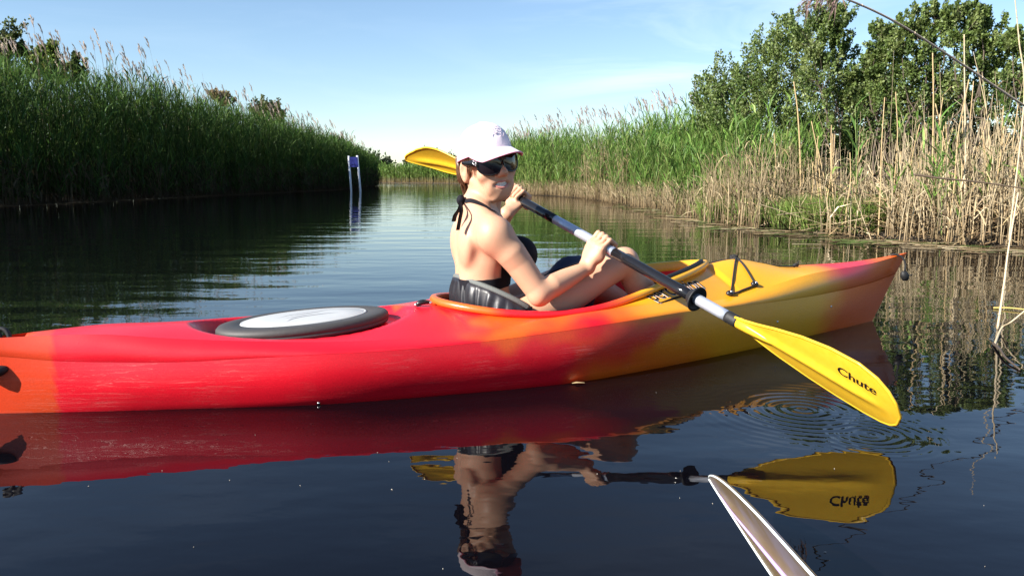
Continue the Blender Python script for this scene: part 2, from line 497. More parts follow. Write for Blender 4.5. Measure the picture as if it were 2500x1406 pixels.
def right_bank():
    T = lambda y: arclen_at_y(RIGHT_EDGE, y)
    # 1. far green part (beyond 12 m)
    a = Acc()
    for n, d0, d1, ln, ys in ((3200, 0.0, 1.1, 9, 11.6), (2300, 1.1, 3.2, 7, 17), (1200, 3.2, 7, 5, 24)):
        B, t, off = strip_points(RIGHT_EDGE, 1, n, T(ys), T(55), d0, d1)
        dry = smooth01((patch(B[:, 0], B[:, 1], 0.45, 5.0) + 0.05) * 3)
        dry = np.maximum(dry, np.exp(-((B[:, 1] - 23.0) / 1.6) ** 2))
        keep = rng.random(n) > 0.75 * dry
        for live in (True, False):
            s = keep if live else ~keep
            Bs = B[s]; m = len(Bs)
            h = (1.0 if live else 0.88) * (1 + 0.12 * rng.standard_normal(m)) * (0.74 + 0.26 * smooth01(off[s] / 0.9 + 0.3)) * np.interp(Bs[:, 1], [11, 13, 16, 20, 29, 50], [1.25, 1.45, 1.75, 1.85, 2.0, 2.2])
            lean = np.c_[-0.02 + 0.08 * rng.standard_normal(m), 0.06 * rng.standard_normal(m)]
            if live: reeds(a, Bs, h, lean, TAN, (0.11, 0.17, 0.04), ln + 1, (0.26, 0.5), 0.022, (0.13, 1.0), LIGHTG + GREENS[:2], r=0.006, wind=(0.1, -0.05), leaf_up=(0.9, 2.5))
            else: reeds(a, Bs, h, lean, BROWN, PALE, 3, (0.2, 0.4), 0.016, (0.2, 0.9), [TAN, (0.30, 0.22, 0.12)], r=0.006, wind=(0.1, 0))
    # dry stalks mixed in at the foot
    B, t, off = strip_points(RIGHT_EDGE, 1, 4600, T(9.8), T(45), -0.22, 0.9)
    n = len(B)
    hb = np.interp(B[:, 1], [10, 11.5, 13, 16], [0.8, 0.7, 0.42, 0.36])
    reeds(a, B, hb * (0.8 + 0.7 * rng.random(n)), 0.16 * rng.standard_normal((n, 2)), (0.24, 0.17, 0.09), PALE, 2, (0.15, 0.35), 0.012, (0.2, 1), [TAN, PALE, (0.18, 0.19, 0.07)], r=0.0055)
    # plumes
    B, t, off = strip_points(RIGHT_EDGE, 1, 330, T(13.5), T(50), 0.8, 3.0)
    n = len(B)
    lean = np.c_[-0.07 + 0.06 * rng.standard_normal(n), 0.04 * rng.standard_normal(n)]
    reeds(a, B, np.interp(B[:, 1], [12, 16, 29, 50], [1.9, 2.25, 2.6, 2.7]) * (1 + 0.07 * rng.standard_normal(n)), lean, TAN, (0.38, 0.30, 0.22), 0, r=0.005, plume=0.95, wind=(-0.7, -0.1), plume_col=(0.42, 0.32, 0.27))
    tag(a.build("reed_bed", reed_mat), "sunlit green and tan reed bed along the far part of the right bank", "reeds", kind="stuff")

    # 2. near dry cane belt (7 - 12 m), in front of the shrubs
    a = Acc()
    ta, tb = T(3.5), T(12.2)
    for n, d0, d1, hh in ((1500, -0.22, 0.6, 0.60), (1300, 0.4, 1.8, 0.76), (420, 1.6, 3.5, 0.9)):
        B, t, off = strip_points(RIGHT_EDGE, 1, n, ta, tb, d0, d1)
        right = smooth01((B[:, 0] - 3.6) / 1.6)               # taller and thicker towards the right
        keep = rng.random(n) < 0.45 + 0.55 * right + 0.35 * patch(B[:, 0], B[:, 1], 1.1, 3.0)
        pu = 1250 + FPX * B[:, 0] / B[:, 1]
        keep &= ~((pu > 1870) & (pu < 2165) & (off < 0.55) & (rng.random(n) < 0.72))
        B, right = B[keep], right[keep]; m = len(B)
        tall = 1 + 0.55 * (rng.random(m) < 0.13)
        h = hh * tall * (0.74 + 0.36 * right) * (1 + 0.24 * rng.standard_normal(m)).clip(0.4, 1.5)
        lean = np.c_[0.10 * rng.standard_normal(m), 0.10 * rng.standard_normal(m)]
        wild = rng.random(m) < 0.10
        lean[wild] *= 4
        reeds(a, B, h, lean, (0.24, 0.165, 0.085), PALE, 2, (0.15, 0.42), 0.012, (0.15, 0.95), [TAN, PALE, (0.24, 0.17, 0.09)], r=0.0062, wind=(0, 0), leaf_up=(-0.4, 1.2), cvar=0.35)
    tag(a.build("dry_cane_belt", cane_mat), "tangle of tan dry reed canes standing along the near right bank", "dry reeds", kind="stuff")

    # green reeds growing through, near
    a = Acc()
    B, t, off = strip_points(RIGHT_EDGE, 1, 170, T(10.6), T(12.8), 0.2, 1.4)
    n = len(B)
    reeds(a, B, 1.12 + 0.2 * rng.standard_normal(n), 0.06 * rng.standard_normal((n, 2)), TAN, (0.12, 0.2, 0.05), 9, (0.22, 0.45), 0.019, (0.2, 1.0), LIGHTG, r=0.006, wind=(0.1, 0), leaf_up=(1.1, 2.8))
    B, t, off = strip_points(RIGHT_EDGE, 1, 60, T(5), T(9.5), 0.2, 1.8)
    n = len(B)
    reeds(a, B, 0.9 + 0.25 * rng.standard_normal(n), 0.06 * rng.standard_normal((n, 2)), TAN, (0.12, 0.2, 0.05), 6, (0.25, 0.45), 0.022, (0.2, 1.0), LIGHTG, r=0.005, wind=(-0.3, 0), leaf_up=(0.7, 1.8))
    tag(a.build("green_reeds", reed_mat), "fresh green reed shoots growing among the dry canes on the near right bank", "reeds", kind="stuff")

    # grass at the waterline
    a = Acc()
    for (u0, v0, n, sp) in ((1890, 556, 620, 0.4), (1990, 567, 720, 0.4), (2075, 574, 900, 0.36), (2150, 580, 360, 0.3), (1780, 546, 200, 0.4)):
        c = at_z(u0, v0)
        B = np.c_[c[0] + 0.15 + sp * rng.standard_normal(n) * 0.6, c[1] + 0.25 + np.abs(sp * rng.standard_normal(n)) * 0.6, np.full(n, 0.02)]
        reeds(a, B, 0.22 + 0.22 * rng.random(n), 0.35 * rng.standard_normal((n, 2)), (0.13, 0.19, 0.04), (0.17, 0.25, 0.06), 3, (0.15, 0.36), 0.010, (0.0, 0.5), [(0.20, 0.29, 0.06), (0.15, 0.24, 0.05), (0.26, 0.28, 0.10)], r=0.0022, leaf_up=(0.7, 2.5))
    tag(a.build("marsh_grass", reed_mat), "short bright green grass tufts at the water's edge of the near right bank", "grass", kind="stuff")

    # thatch of fallen canes
    a = Acc()
    def sticks(n, ctr, sx, sy, zmax, lmin, lmax, tilt, cols, r=0.0055, az=None):
        p = np.c_[ctr[0] + sx * rng.standard_normal(n), ctr[1] + sy * rng.standard_normal(n), 0.01 + zmax * rng.random(n) ** 1.5]
        L = rng.uniform(lmin, lmax, n)
        th = rng.uniform(0, math.pi, n) if az is None else az + 0.45 * rng.standard_normal(n)
        el = tilt * rng.standard_normal(n)
        d = np.c_[np.cos(th) * np.cos(el), np.sin(th) * np.cos(el), np.sin(el)] * L[:, None] / 2
        P0, P1 = p - d, p + d
        P0[:, 2] = np.maximum(P0[:, 2], 0.004); P1[:, 2] = np.maximum(P1[:, 2], 0.004)
        up = unit(np.cross(d, np.array([0.3, 0.2, 1.0])))
        u2 = unit(np.cross(d, up))
        rr = r * rng.uniform(0.6, 1.3, (n, 1))
        tri = [up, -0.5 * up + 0.87 * u2, -0.5 * up - 0.87 * u2]
        V = np.stack([P0 + k * rr for k in tri] + [P1 + k * rr * 0.6 for k in tri], 1)
        T = np.array([(0, 1, 4), (0, 4, 3), (1, 2, 5), (1, 5, 4), (2, 0, 3), (2, 3, 5)])[None] + (np.arange(n) * 6)[:, None, None]
        c = np.array(cols)[rng.integers(0, len(cols), n)] * np.clip(1 + 0.3 * rng.standard_normal((n, 1)), 0.5, 1.6)
        a.add(V, T, np.repeat(c[:, None], 6, 1))
    c = at_z(2330, 580); sticks(900, (c[0] + .15, c[1] + 0.45), 0.55, 0.32, 0.42, 0.3, 1.1, 0.30, [TAN, PALE, BROWN, (0.28, 0.19, 0.1)])
    c = at_z(2440, 590); sticks(500, (c[0] + .3, c[1] + 0.35), 0.6, 0.35, 0.30, 0.3, 1.0, 0.35, [TAN, BROWN, (0.25, 0.17, 0.09)])
    c = at_z(2230, 575); sticks(260, (c[0], c[1] + 0.55), 0.5, 0.3, 0.5, 0.5, 1.3, 0.4, [TAN, PALE], az=0.5)
    c = at_z(1850, 540); sticks(300, (c[0] + .25, c[1] + 0.35), 0.35, 0.35, 0.18, 0.2, 0.5, 0.25, [TAN, PALE, BROWN])
    c = at_z(2050, 560); sticks(260, (c[0] + .3, c[1] + 0.8), 0.55, 0.35, 0.5, 0.3, 0.9, 0.45, [TAN, PALE])
    tag(a.build("cane_thatch", cane_mat), "matted heap of fallen dry canes at the water's edge on the right", "thatch", kind="stuff")
    a = Acc()
    for k in range(70):
        u = rng.uniform(1500, 2500); v = np.interp(u, [1400, 1600, 1750, 1900, 2050, 2200, 2500], [482, 512, 548, 564, 582, 596, 612]) + rng.uniform(-3, 10)
        c = at_z(u, v); sticks(5, c, 0.2, 0.05, 0.008, 0.12, 0.4, 0.0, [TAN, BROWN, PALE, (0.14, 0.2, 0.05)], 0.004, az=0.1)
    tag(a.build("floating_reed_litter", cane_mat), "loose dry stems floating on the water along the right bank", "litter", kind="stuff")

def far_bank():
    a = Acc()
    for n, d0, d1 in ((2600, 0, 1.5), (1800, 1.5, 6)):
        d = np.r_[0, np.cumsum(np.linalg.norm(np.diff(FAR_EDGE, axis=0), axis=1))]
        B, t, off = strip_points(FAR_EDGE, -1, n, d[1] + 4, d[5], d0, d1)
        h = (1.75 + 0.25 * patch(B[:, 0], B[:, 1], 0.3) + 0.14 * rng.standard_normal(n))
        reeds(a, B, h, 0.06 * rng.standard_normal((n, 2)), (0.33, 0.24, 0.12), (0.14, 0.22, 0.05), 6, (0.35, 0.6), 0.06, (0.25, 1.0), LIGHTG, r=0.012, leaf_up=(0.8, 2))
    tag(a.build("reed_bed", reed_mat), "distant low band of sunlit reeds across the end of the channel", "reeds", kind="stuff")

left_bank(); right_bank(); far_bank()
# ------------------------------------------------------------------ shrubs and trees
bark = mat_plain("grey_brown_bark", (0.10, 0.075, 0.055), 0.85, var=0.4, scale=30, bump=0.6)
crown_mat = mat_leaf("shrub_leaves", 0.42, 0.55, 0.045)

def shrub(name, base, lobes, label, cat, leaf=0.046, per=900, cols=None, trunk_r=0.024, group=None, clusters=30, spread=0.11):
    """lobes: list of (x, y, z, rx, rz) in world space"""
    cols = np.array(cols or [(0.125, 0.185, 0.044), (0.155, 0.215, 0.055), (0.095, 0.15, 0.036), (0.19, 0.24, 0.075)])
    root = empty(name, base)
    base = np.array(base, float)
    tb = MB()
    for i, (x, y, z, rx, rz) in enumerate(lobes):
        tip = np.array([x, y, z + rz * 0.5]) - base
        k = rng.standard_normal(3) * 0.12
        b0 = np.array([rng.uniform(-.15, .15), rng.uniform(-.1, .1), -0.05])
        mid1 = b0 * 0.6 + tip * np.array([0.25, 0.25, 0.4]) + k; mid2 = tip * np.array([0.7, 0.7, 0.72]) - k * 0.7
        pts = catmull([b0, mid1, mid2, tip], 9)
        r0 = trunk_r * rng.uniform(0.6, 1.0)
        tb.tube(pts, np.linspace(r0, r0 * 0.18, 9), 5)
    tb.build("trunk", bark, root)
    V, T, Cc = [], [], []
    tw = MB()
    acc = Acc()
    for (x, y, z, rx, rz) in lobes:
        c = np.array([x, y, z]) - base
        d = unit(rng.standard_normal((clusters, 3))); d[:, 2] += 0.15
        rad = rng.uniform(0.25, 1.25, clusters) ** 0.7
        cl = c + d * rad[:, None] * np.array([rx, rx * 0.85, rz])
        for q in cl[:: 2]:
            tw.tube(catmull([c + (0, 0, -rz * 0.5), (c + q) / 2 + rng.standard_normal(3) * 0.05, q], 4), np.array([0.012, 0.008, 0.005, 0.003]) * (trunk_r / 0.024) * 0.6, 3, False)
        n = int(per * 2.5)
        ci = rng.integers(0, clusters, n)
        sz = rng.uniform(0.55, 1.25, clusters)[ci]
        spray = unit(d * 0.8 + np.array([0, 0, 1.0]) + 0.35 * rng.standard_normal((clusters, 3))) * (spread * rng.uniform(1.6, 4.0, clusters))[:, None] * min(1.0, 1.6 * rx + 0.1)
        along = rng.uniform(-0.55, 0.75, (n, 1))
        p = cl[ci] + spray[ci] * along + rng.standard_normal((n, 3)) * (spread * 0.5 * sz)[:, None] * (1.05 - 0.7 * np.abs(along)) * min(1.0, 1.6 * rx + 0.1)
        ax = unit(rng.standard_normal((n, 3)) * 0.75 + unit(spray)[ci] * 0.9 + np.array([0, 0, 0.3]))
        sd = unit(np.cross(ax, rng.standard_normal((n, 3))))
        L = leaf * rng.uniform(0.6, 1.2, (n, 1)); W = L * 0.36
        nrm = np.cross(ax, sd)
        V = np.stack([p, p + ax * L * 0.5 + sd * W + nrm * L * 0.06, p + ax * L, p + ax * L * 0.5 - sd * W + nrm * L * 0.06], 1)
        T = np.array([(0, 1, 2), (0, 2, 3)])[None] + (np.arange(n) * 4)[:, None, None]
        cc = cols[rng.integers(0, len(cols), clusters)][ci] * np.clip(1 + 0.28 * rng.standard_normal((n, 1)), 0.5, 1.7)
        acc.add(V, T, np.repeat(cc[:, None], 4, 1))
    tag(tw.build("twigs", bark, root), kind="stuff")
    acc.build("crown", crown_mat, root)
    tag(root, label, cat, group)
    return root

def lob(u, v, Y, ru, rv, dy=0.0):
    p = at_y(u, v, Y + dy); k = Y / FPX
    return (p[0], p[1], p[2], ru * k, rv * k)

def base_at(u, Y, z=0.12):
    p = at_y(u, 500, Y); return (p[0], p[1], z)

shrub("shrub", base_at(1880, 13.5), [lob(1760, 215, 13.5, 50, 40), lob(1800, 265, 13, 75, 50), lob(1830, 180, 13.6, 60, 45), lob(1880, 115, 13.6, 55, 48), lob(1900, 200, 13.2, 75, 55), lob(1945, 80, 13.8, 45, 42),
      lob(1950, 160, 13.3, 60, 55), lob(1880, 290, 13, 80, 50), lob(1735, 262, 13.4, 45, 35), lob(1770, 300, 13.0, 55, 38), lob(1845, 235, 13.2, 60, 45), lob(1800, 325, 12.8, 60, 40), lob(1950, 270, 13.2, 70, 60)],
      "broad olive green shrub sloping down to the reeds, leftmost of the right bank shrubs", "shrub", per=1000)
shrub("shrub", base_at(2032, 12.4), [lob(2020, 45, 12.4, 38, 36), lob(2050, 70, 12.3, 30, 40), lob(1985, 105, 12.4, 45, 45), lob(2040, 140, 12.5, 45, 45), lob(2010, 200, 12.3, 55, 55), lob(2060, 240, 12.5, 55, 55), lob(2030, 310, 12.6, 65, 50)],
      "tallest shrub of the right bank with dark upright trunk and pointed top", "shrub", per=950)
shrub("shrub", base_at(2165, 12.0), [lob(2150, 88, 12, 28, 24), lob(2165, 130, 12, 36, 36), lob(2130, 170, 12.1, 30, 36), lob(2170, 200, 12, 42, 45), lob(2140, 260, 12.1, 55, 55), lob(2170, 330, 12.2, 60, 45), lob(2095, 255, 12.4, 45, 40), lob(2105, 330, 12.6, 55, 45), lob(2105, 190, 12.5, 34, 34), lob(2085, 215, 12.6, 36, 40)],
      "narrow shrub with one small rounded top between the tallest shrub and the twin-topped shrub", "shrub", per=850)
shrub("shrub", base_at(2260, 11.6), [lob(2285, 45, 11.6, 26, 26), lob(2225, 70, 11.6, 30, 28), lob(2265, 100, 11.6, 38, 36), lob(2200, 115, 11.6, 26, 30), lob(2240, 165, 11.6, 45, 40), lob(2290, 190, 11.7, 42, 42), lob(2240, 250, 11.8, 58, 45), lob(2270, 330, 11.9, 60, 45), lob(2200, 220, 11.9, 45, 45), lob(2310, 260, 11.9, 45, 45)],
      "bright leaved shrub with two small tops beside each other, bare stems below", "shrub", per=800)
shrub("shrub", base_at(2370, 11.2), [lob(2335, 40, 11.2, 30, 24), lob(2385, 50, 11.2, 28, 28), lob(2350, 85, 11.2, 36, 34), lob(2410, 90, 11.2, 38, 36), lob(2375, 140, 11.2, 46, 42), lob(2430, 160, 11.3, 40, 42), lob(2350, 220, 11.4, 50, 45), lob(2410, 260, 11.4, 50, 45)],
      "wide topped shrub behind the arching dry stem near the right edge", "shrub", per=800)
shrub("shrub", base_at(2510, 10.8), [lob(2470, 105, 10.8, 22, 24), lob(2500, 130, 10.8, 34, 36), lob(2480, 210, 10.9, 40, 45), lob(2530, 200, 10.9, 50, 55), lob(2500, 290, 11, 55, 45)],
      "dark shrub cut by the right edge of the picture", "shrub", per=800)
for (u, Y, lb) in ((1990, 13.6, "lowest thicket below the broad olive shrub, leaves darkened to paint its shade"), (2190, 12.8, "lowest thicket below the narrow shrub, leaves darkened to paint its shade"), (2400, 12.0, "lowest thicket below the wide topped shrub, leaves darkened to paint its shade")):
    shrub("shrub", base_at(u, Y), [lob(u - 90, 410, Y, 75, 50), lob(u - 10, 430, Y, 75, 55), lob(u + 80, 405, Y, 80, 55), lob(u + 10, 365, Y, 95, 45)], lb, "shrub", per=1000, cols=[(0.05, 0.085, 0.022), (0.06, 0.10, 0.026), (0.04, 0.07, 0.02)], leaf=0.07)  # leaf colours darkened: the shade under the shrubs is painted into them
for (u, Y, lb) in ((2075, 14.5, "low dark shrub in the shade behind the tallest shrub's trunk"), (2330, 13.5, "low shrub behind the bare stems on the right, leaves darkened to paint its shade")):
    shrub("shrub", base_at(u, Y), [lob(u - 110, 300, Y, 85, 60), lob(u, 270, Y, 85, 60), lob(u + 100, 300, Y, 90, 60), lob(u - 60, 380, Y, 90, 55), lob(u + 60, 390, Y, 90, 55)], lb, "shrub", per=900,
          cols=[(0.05, 0.085, 0.022), (0.06, 0.10, 0.026), (0.04, 0.07, 0.02)])  # darker leaf colours paint in the shade between and behind the shrubs

# left bank trees
YG = [(0.13, 0.19, 0.04), (0.17, 0.23, 0.05), (0.10, 0.15, 0.035)]
OL = [(0.06, 0.09, 0.025), (0.08, 0.11, 0.03), (0.11, 0.13, 0.04)]
shrub("tree", base_at(-5, 23), [lob(-10, 85, 23, 48, 36), lob(20, 110, 23, 24, 24), lob(-20, 150, 23, 50, 30), lob(45, 125, 23, 14, 12), lob(5, 185, 23, 40, 20)], "small dark tree rising over the reeds at the left edge", "tree", leaf=0.09, per=700, cols=OL, clusters=22)
shrub("tree", base_at(105, 26), [lob(85, 150, 26, 26, 22), lob(110, 138, 26, 26, 26), lob(130, 155, 26, 20, 20), lob(120, 118, 26, 12, 10), lob(100, 180, 26, 30, 16)], "yellow green leafy tree above the left reeds, larger of the pair", "tree", leaf=0.10, per=500, cols=YG, clusters=18)
shrub("tree", base_at(178, 27), [lob(185, 165, 27, 20, 22), lob(165, 185, 27, 20, 18), lob(140, 195, 27, 16, 14), lob(195, 185, 27, 16, 18)], "pale green tree above the left reeds, smaller of the pair", "tree", leaf=0.10, per=450, cols=YG[:1] + OL, clusters=16)
shrub("tree", base_at(660, 44), [lob(640, 275, 44, 16, 12), lob(668, 272, 44, 14, 14), lob(685, 290, 44, 9, 12), lob(650, 292, 44, 26, 12)], "small bushy tree poking out behind the middle of the left reeds", "tree", leaf=0.15, per=350, cols=OL, clusters=14, spread=0.3)
shrub("tree", base_at(535, 36), [lob(530, 240, 36, 14, 10), lob(545, 250, 36, 16, 10)], "low tan bush among the plumes of the left reeds", "tree", leaf=0.12, per=260, cols=[(0.25, 0.2, 0.1), (0.2, 0.17, 0.08)], clusters=10, spread=0.25)
FT = [(0.05, 0.075, 0.03), (0.065, 0.09, 0.04), (0.09, 0.10, 0.05)]
shrub("tree", base_at(918, 105), [lob(915, 403, 105, 14, 10), lob(937, 408, 105, 8, 7), lob(900, 405, 105, 12, 10)], "distant tree just right of the left reed bed's end", "tree", leaf=0.35, per=420, cols=FT, clusters=16, spread=0.6, trunk_r=0.12)
shrub("tree", base_at(998, 120), [lob(998, 410, 120, 6, 6)], "smallest distant tree, standing alone beyond the far reeds", "tree", leaf=0.35, per=260, cols=FT, clusters=12, spread=0.5, trunk_r=0.1)
shrub("tree", base_at(1050, 115), [lob(1025, 408, 115, 9, 7), lob(1045, 402, 115, 12, 10), lob(1068, 403, 115, 14, 10), lob(1090, 408, 115, 14, 8), lob(1110, 410, 115, 14, 8)], "distant broad tree clump below the raised yellow paddle blade", "tree", leaf=0.35, per=420, cols=FT, clusters=16, spread=0.6, trunk_r=0.12)
a = Acc()
n = 2600
px = rng.uniform(-70, 60, n); py = rng.uniform(130, 150, n)
P = np.c_[px, py, 0.2 + (0.9 + 1.1 * patch(px, py * 0, 0.12, 2.0) + 1.2) * rng.random(n)]
ax = unit(rng.standard_normal((n, 3))); sd = unit(np.cross(ax, rng.standard_normal((n, 3))))
V = np.stack([P, P + ax * .4 + sd * .25, P + ax * .8, P + ax * .4 - sd * .25], 1)
a.add(V, np.array([(0, 1, 2), (0, 2, 3)])[None] + (np.arange(n) * 4)[:, None, None], np.repeat((np.array(FT)[rng.integers(0, 3, n)])[:, None], 4, 1))
tag(a.build("far_scrub", crown_mat), "thin dark line of far scrub behind the distant reeds", "scrub", kind="stuff")
# ------------------------------------------------------------------ kayak (built in its own frame: s along the hull, w across, z up)
KA = at_z(5, 1008); KB = at_z(2130, 783)
K_EX = (KB - KA)[:2] / np.linalg.norm((KB - KA)[:2])
K_EY = np.array([-K_EX[1], K_EX[0]])
K_ROT = math.atan2(K_EX[1], K_EX[0])
def to_local(p): d = np.asarray(p)[:2] - KA[:2]; return np.array([d @ K_EX, d @ K_EY, p[2]])
def to_world(q): p = KA[:2] + K_EX * q[0] + K_EY * q[1]; return np.array([p[0], p[1], q[2]])
def px_w(u, v, w0):          # picture point on the plane of constant w, local frame
    r = ray(u, v); t = (w0 - ((C0[:2] - KA[:2]) @ K_EY)) / (r[:2] @ K_EY); return to_local(C0 + r * t)
def px_y(u, v, Y): return to_local(at_y(u, v, Y))

T_WL = np.array([(-.005, 0), (.2, .078), (.41, .152), (.817, .285), (1.2, .346), (1.39, .368), (1.6, .380), (1.86, .348), (2.15, .296), (2.45, .234), (2.77, .157), (3.08, .08), (3.371, 0)])
T_B = np.array([(-.045, 0, .168), (.02, .022, .163), (.141, .066, .149), (.304, .124, .141), (.449, .179, .139), (.648, .25, .146), (.806, .306, .152), (.995, .346, .153), (1.167, .367, .156), (1.5, .392, .170), (1.775, .388, .184), (2.068, .339, .189), (2.537, .236, .176), (2.975, .123, .172), (3.3, .045, .186), (3.50, 0, .21)])
T_C = np.array([(-.06, 0, .214), (.02, .016, .215), (.15, .05, .217), (.263, .084, .216), (.438, .14, .200), (.676, .22, .186), (.842, .262, .178), (1.04, .29, .174), (1.189, .305, .175), (1.4, .325, .19), (1.533, .333, .205), (1.788, .322, .218), (2.05, .286, .214), (2.292, .24, .202), (2.511, .198, .221), (2.842, .125, .255), (3.336, .036, .276), (3.562, 0, .302)])
T_D = np.array([(-.06, .216), (.2, .219), (.5, .214), (.82, .195), (1.1, .216), (1.285, .222), (2.40, .298), (2.55, .318), (2.7, .296), (2.84, .268), (3.1, .271), (3.345, .284), (3.562, .304)])
T_R = np.array([(1.285, .237), (1.45, .215), (1.585, .207), (1.71, .211), (1.84, .228), (1.94, .248), (2.08, .275), (2.25, .298), (2.40, .316)])
S0, S1 = 1.285, 2.40

def table(T, col, s):
    x = T[:, 0]; y = T[:, col]
    # monotone-ish cubic (finite difference Hermite)
    m = np.gradient(y, x)
    i = np.clip(np.searchsorted(x, s) - 1, 0, len(x) - 2)
    h = x[i + 1] - x[i]; u = np.clip((s - x[i]) / h, 0, 1)
    return (y[i] * (1 + 2 * u) * (1 - u) ** 2 + m[i] * h * u * (1 - u) ** 2 + y[i + 1] * u * u * (3 - 2 * u) + m[i + 1] * h * u * u * (u - 1))

def cock_w(s):
    u = np.clip((np.asarray(s, float) - S0) / (S1 - S0), 0, 1)
    return 0.607 * np.power(u, 0.5) * np.power(1 - u, 0.8)
def rim_z(s): return table(T_R, 1, np.asarray(s, float))

def stations():
    s = np.linspace(0, 1, 300)
    g = lambda a, b: np.concatenate([np.linspace(a, b, 26)])
    # denser where the cockpit closes (fractions of the C curve)
    f = lambda S: (S + .06) / 3.622
    s = np.unique(np.concatenate([s, f(S0 + np.linspace(0, 0.08, 30) ** 1.0), f(S1 - np.linspace(0, 0.06, 14)), np.linspace(0, .01, 6), np.linspace(.99, 1, 6)]))
    return s
ST = stations()

def curve_pts(T, wcol, zcol, zfix=None):
    s = T[0, 0] + ST * (T[-1, 0] - T[0, 0])
    w = np.maximum(table(T, wcol, s), 0); w[0] = w[-1] = 0
    z = table(T, zcol, s) if zcol is not None else np.full_like(s, zfix)
    return np.c_[s, w, z]

def kayak_color(p):
    """moulded-in colour blend of the plastic: red stern, orange and yellow middle, pink and orange bow"""
    s, w, z = p
    n1 = noise.noise(Vector((s * 3.2, w * 3.2, z * 5.0)))
    n2 = noise.noise(Vector((s * 9, w * 9, z * 14 + 3)))
    n3 = noise.noise(Vector((s * 26, w * 26, z * 40 + 7)))
    R = np.array((0.62, 0.006, 0.018)); O = np.array((0.66, 0.105, 0.008)); Y = np.array((0.74, 0.30, 0.010)); P = np.array((0.66, 0.03, 0.05)); OL = np.array((0.76, 0.35, 0.012))
    near_deck = z > 0.16 + 0.0 * s
    c = R.copy()
    t = float(smooth01((s - 1.42 + 0.35 * n1 + 0.16 * n2 + 0.05 * n3 + (z - 0.1) * 0.9) / 0.30))
    k = smooth01((s - 1.70 + 0.3 * n1 + 0.1 * n2 + (z - .1) * 0.8) / 0.45); warm = O * (1 - k) + Y * k
    # orange cloud low on the middle of the hull
    low = float(smooth01((0.13 - z + 0.08 * n1) / 0.12) * smooth01((s - 1.6) / .2) * smooth01((2.35 - s + .2 * n1) / 0.3))
    warm = warm * (1 - 0.75 * low) + O * 0.75 * low
    # red splash running down from the deck at mid length
    sp = float(smooth01((0.20 - abs(s - 1.72 - 0.3 * (z - .12)) + 0.22 * n1 + 0.1 * n2) / 0.10) * smooth01((0.2 - z) / 0.03) * smooth01((z - 0.04 + .08 * n1) / 0.05))
    warm = warm * (1 - sp) + (R * 0.75 + O * 0.25) * sp
    c = c * (1 - t) + warm * t
    if 0.16 < z and 1.15 < s < 1.6:
        k = float(smooth01((n1 + 0.5 * n2 - 0.05) / 0.3) * 0.6); c = c * (1 - k) + O * k
    # olive gold then pink and orange towards the bow
    k = float(smooth01((s - 2.3 + 0.15 * n1) / 0.35)); c = c * (1 - k) + OL * k
    k = float(smooth01((s - 2.86 + 0.12 * n1 + 0.05 * n2 + 1.2 * max(z - 0.2, 0)) / 0.30))
    kz = float(smooth01((z - 0.195 - 0.03 * n1) / 0.03)); pk = P * kz + (R * 0.12 + O * 0.88 + Y * 0.08) * (1 - kz)
    c = c * (1 - k) + pk * k
    k = float(smooth01((s - 3.20 + 0.1 * n1 - (z - .25)) / 0.16)); c = c * (1 - k) + O * 1.05 * k
    # orange stern end with its sharp mould line
    k = float(smooth01((0.145 - s) / 0.008)) * (0.75 + 0.2 * n1); c = c * (1 - k) + (O * 0.55 + R * 0.30) * k
    return np.clip(c, 0, 1)

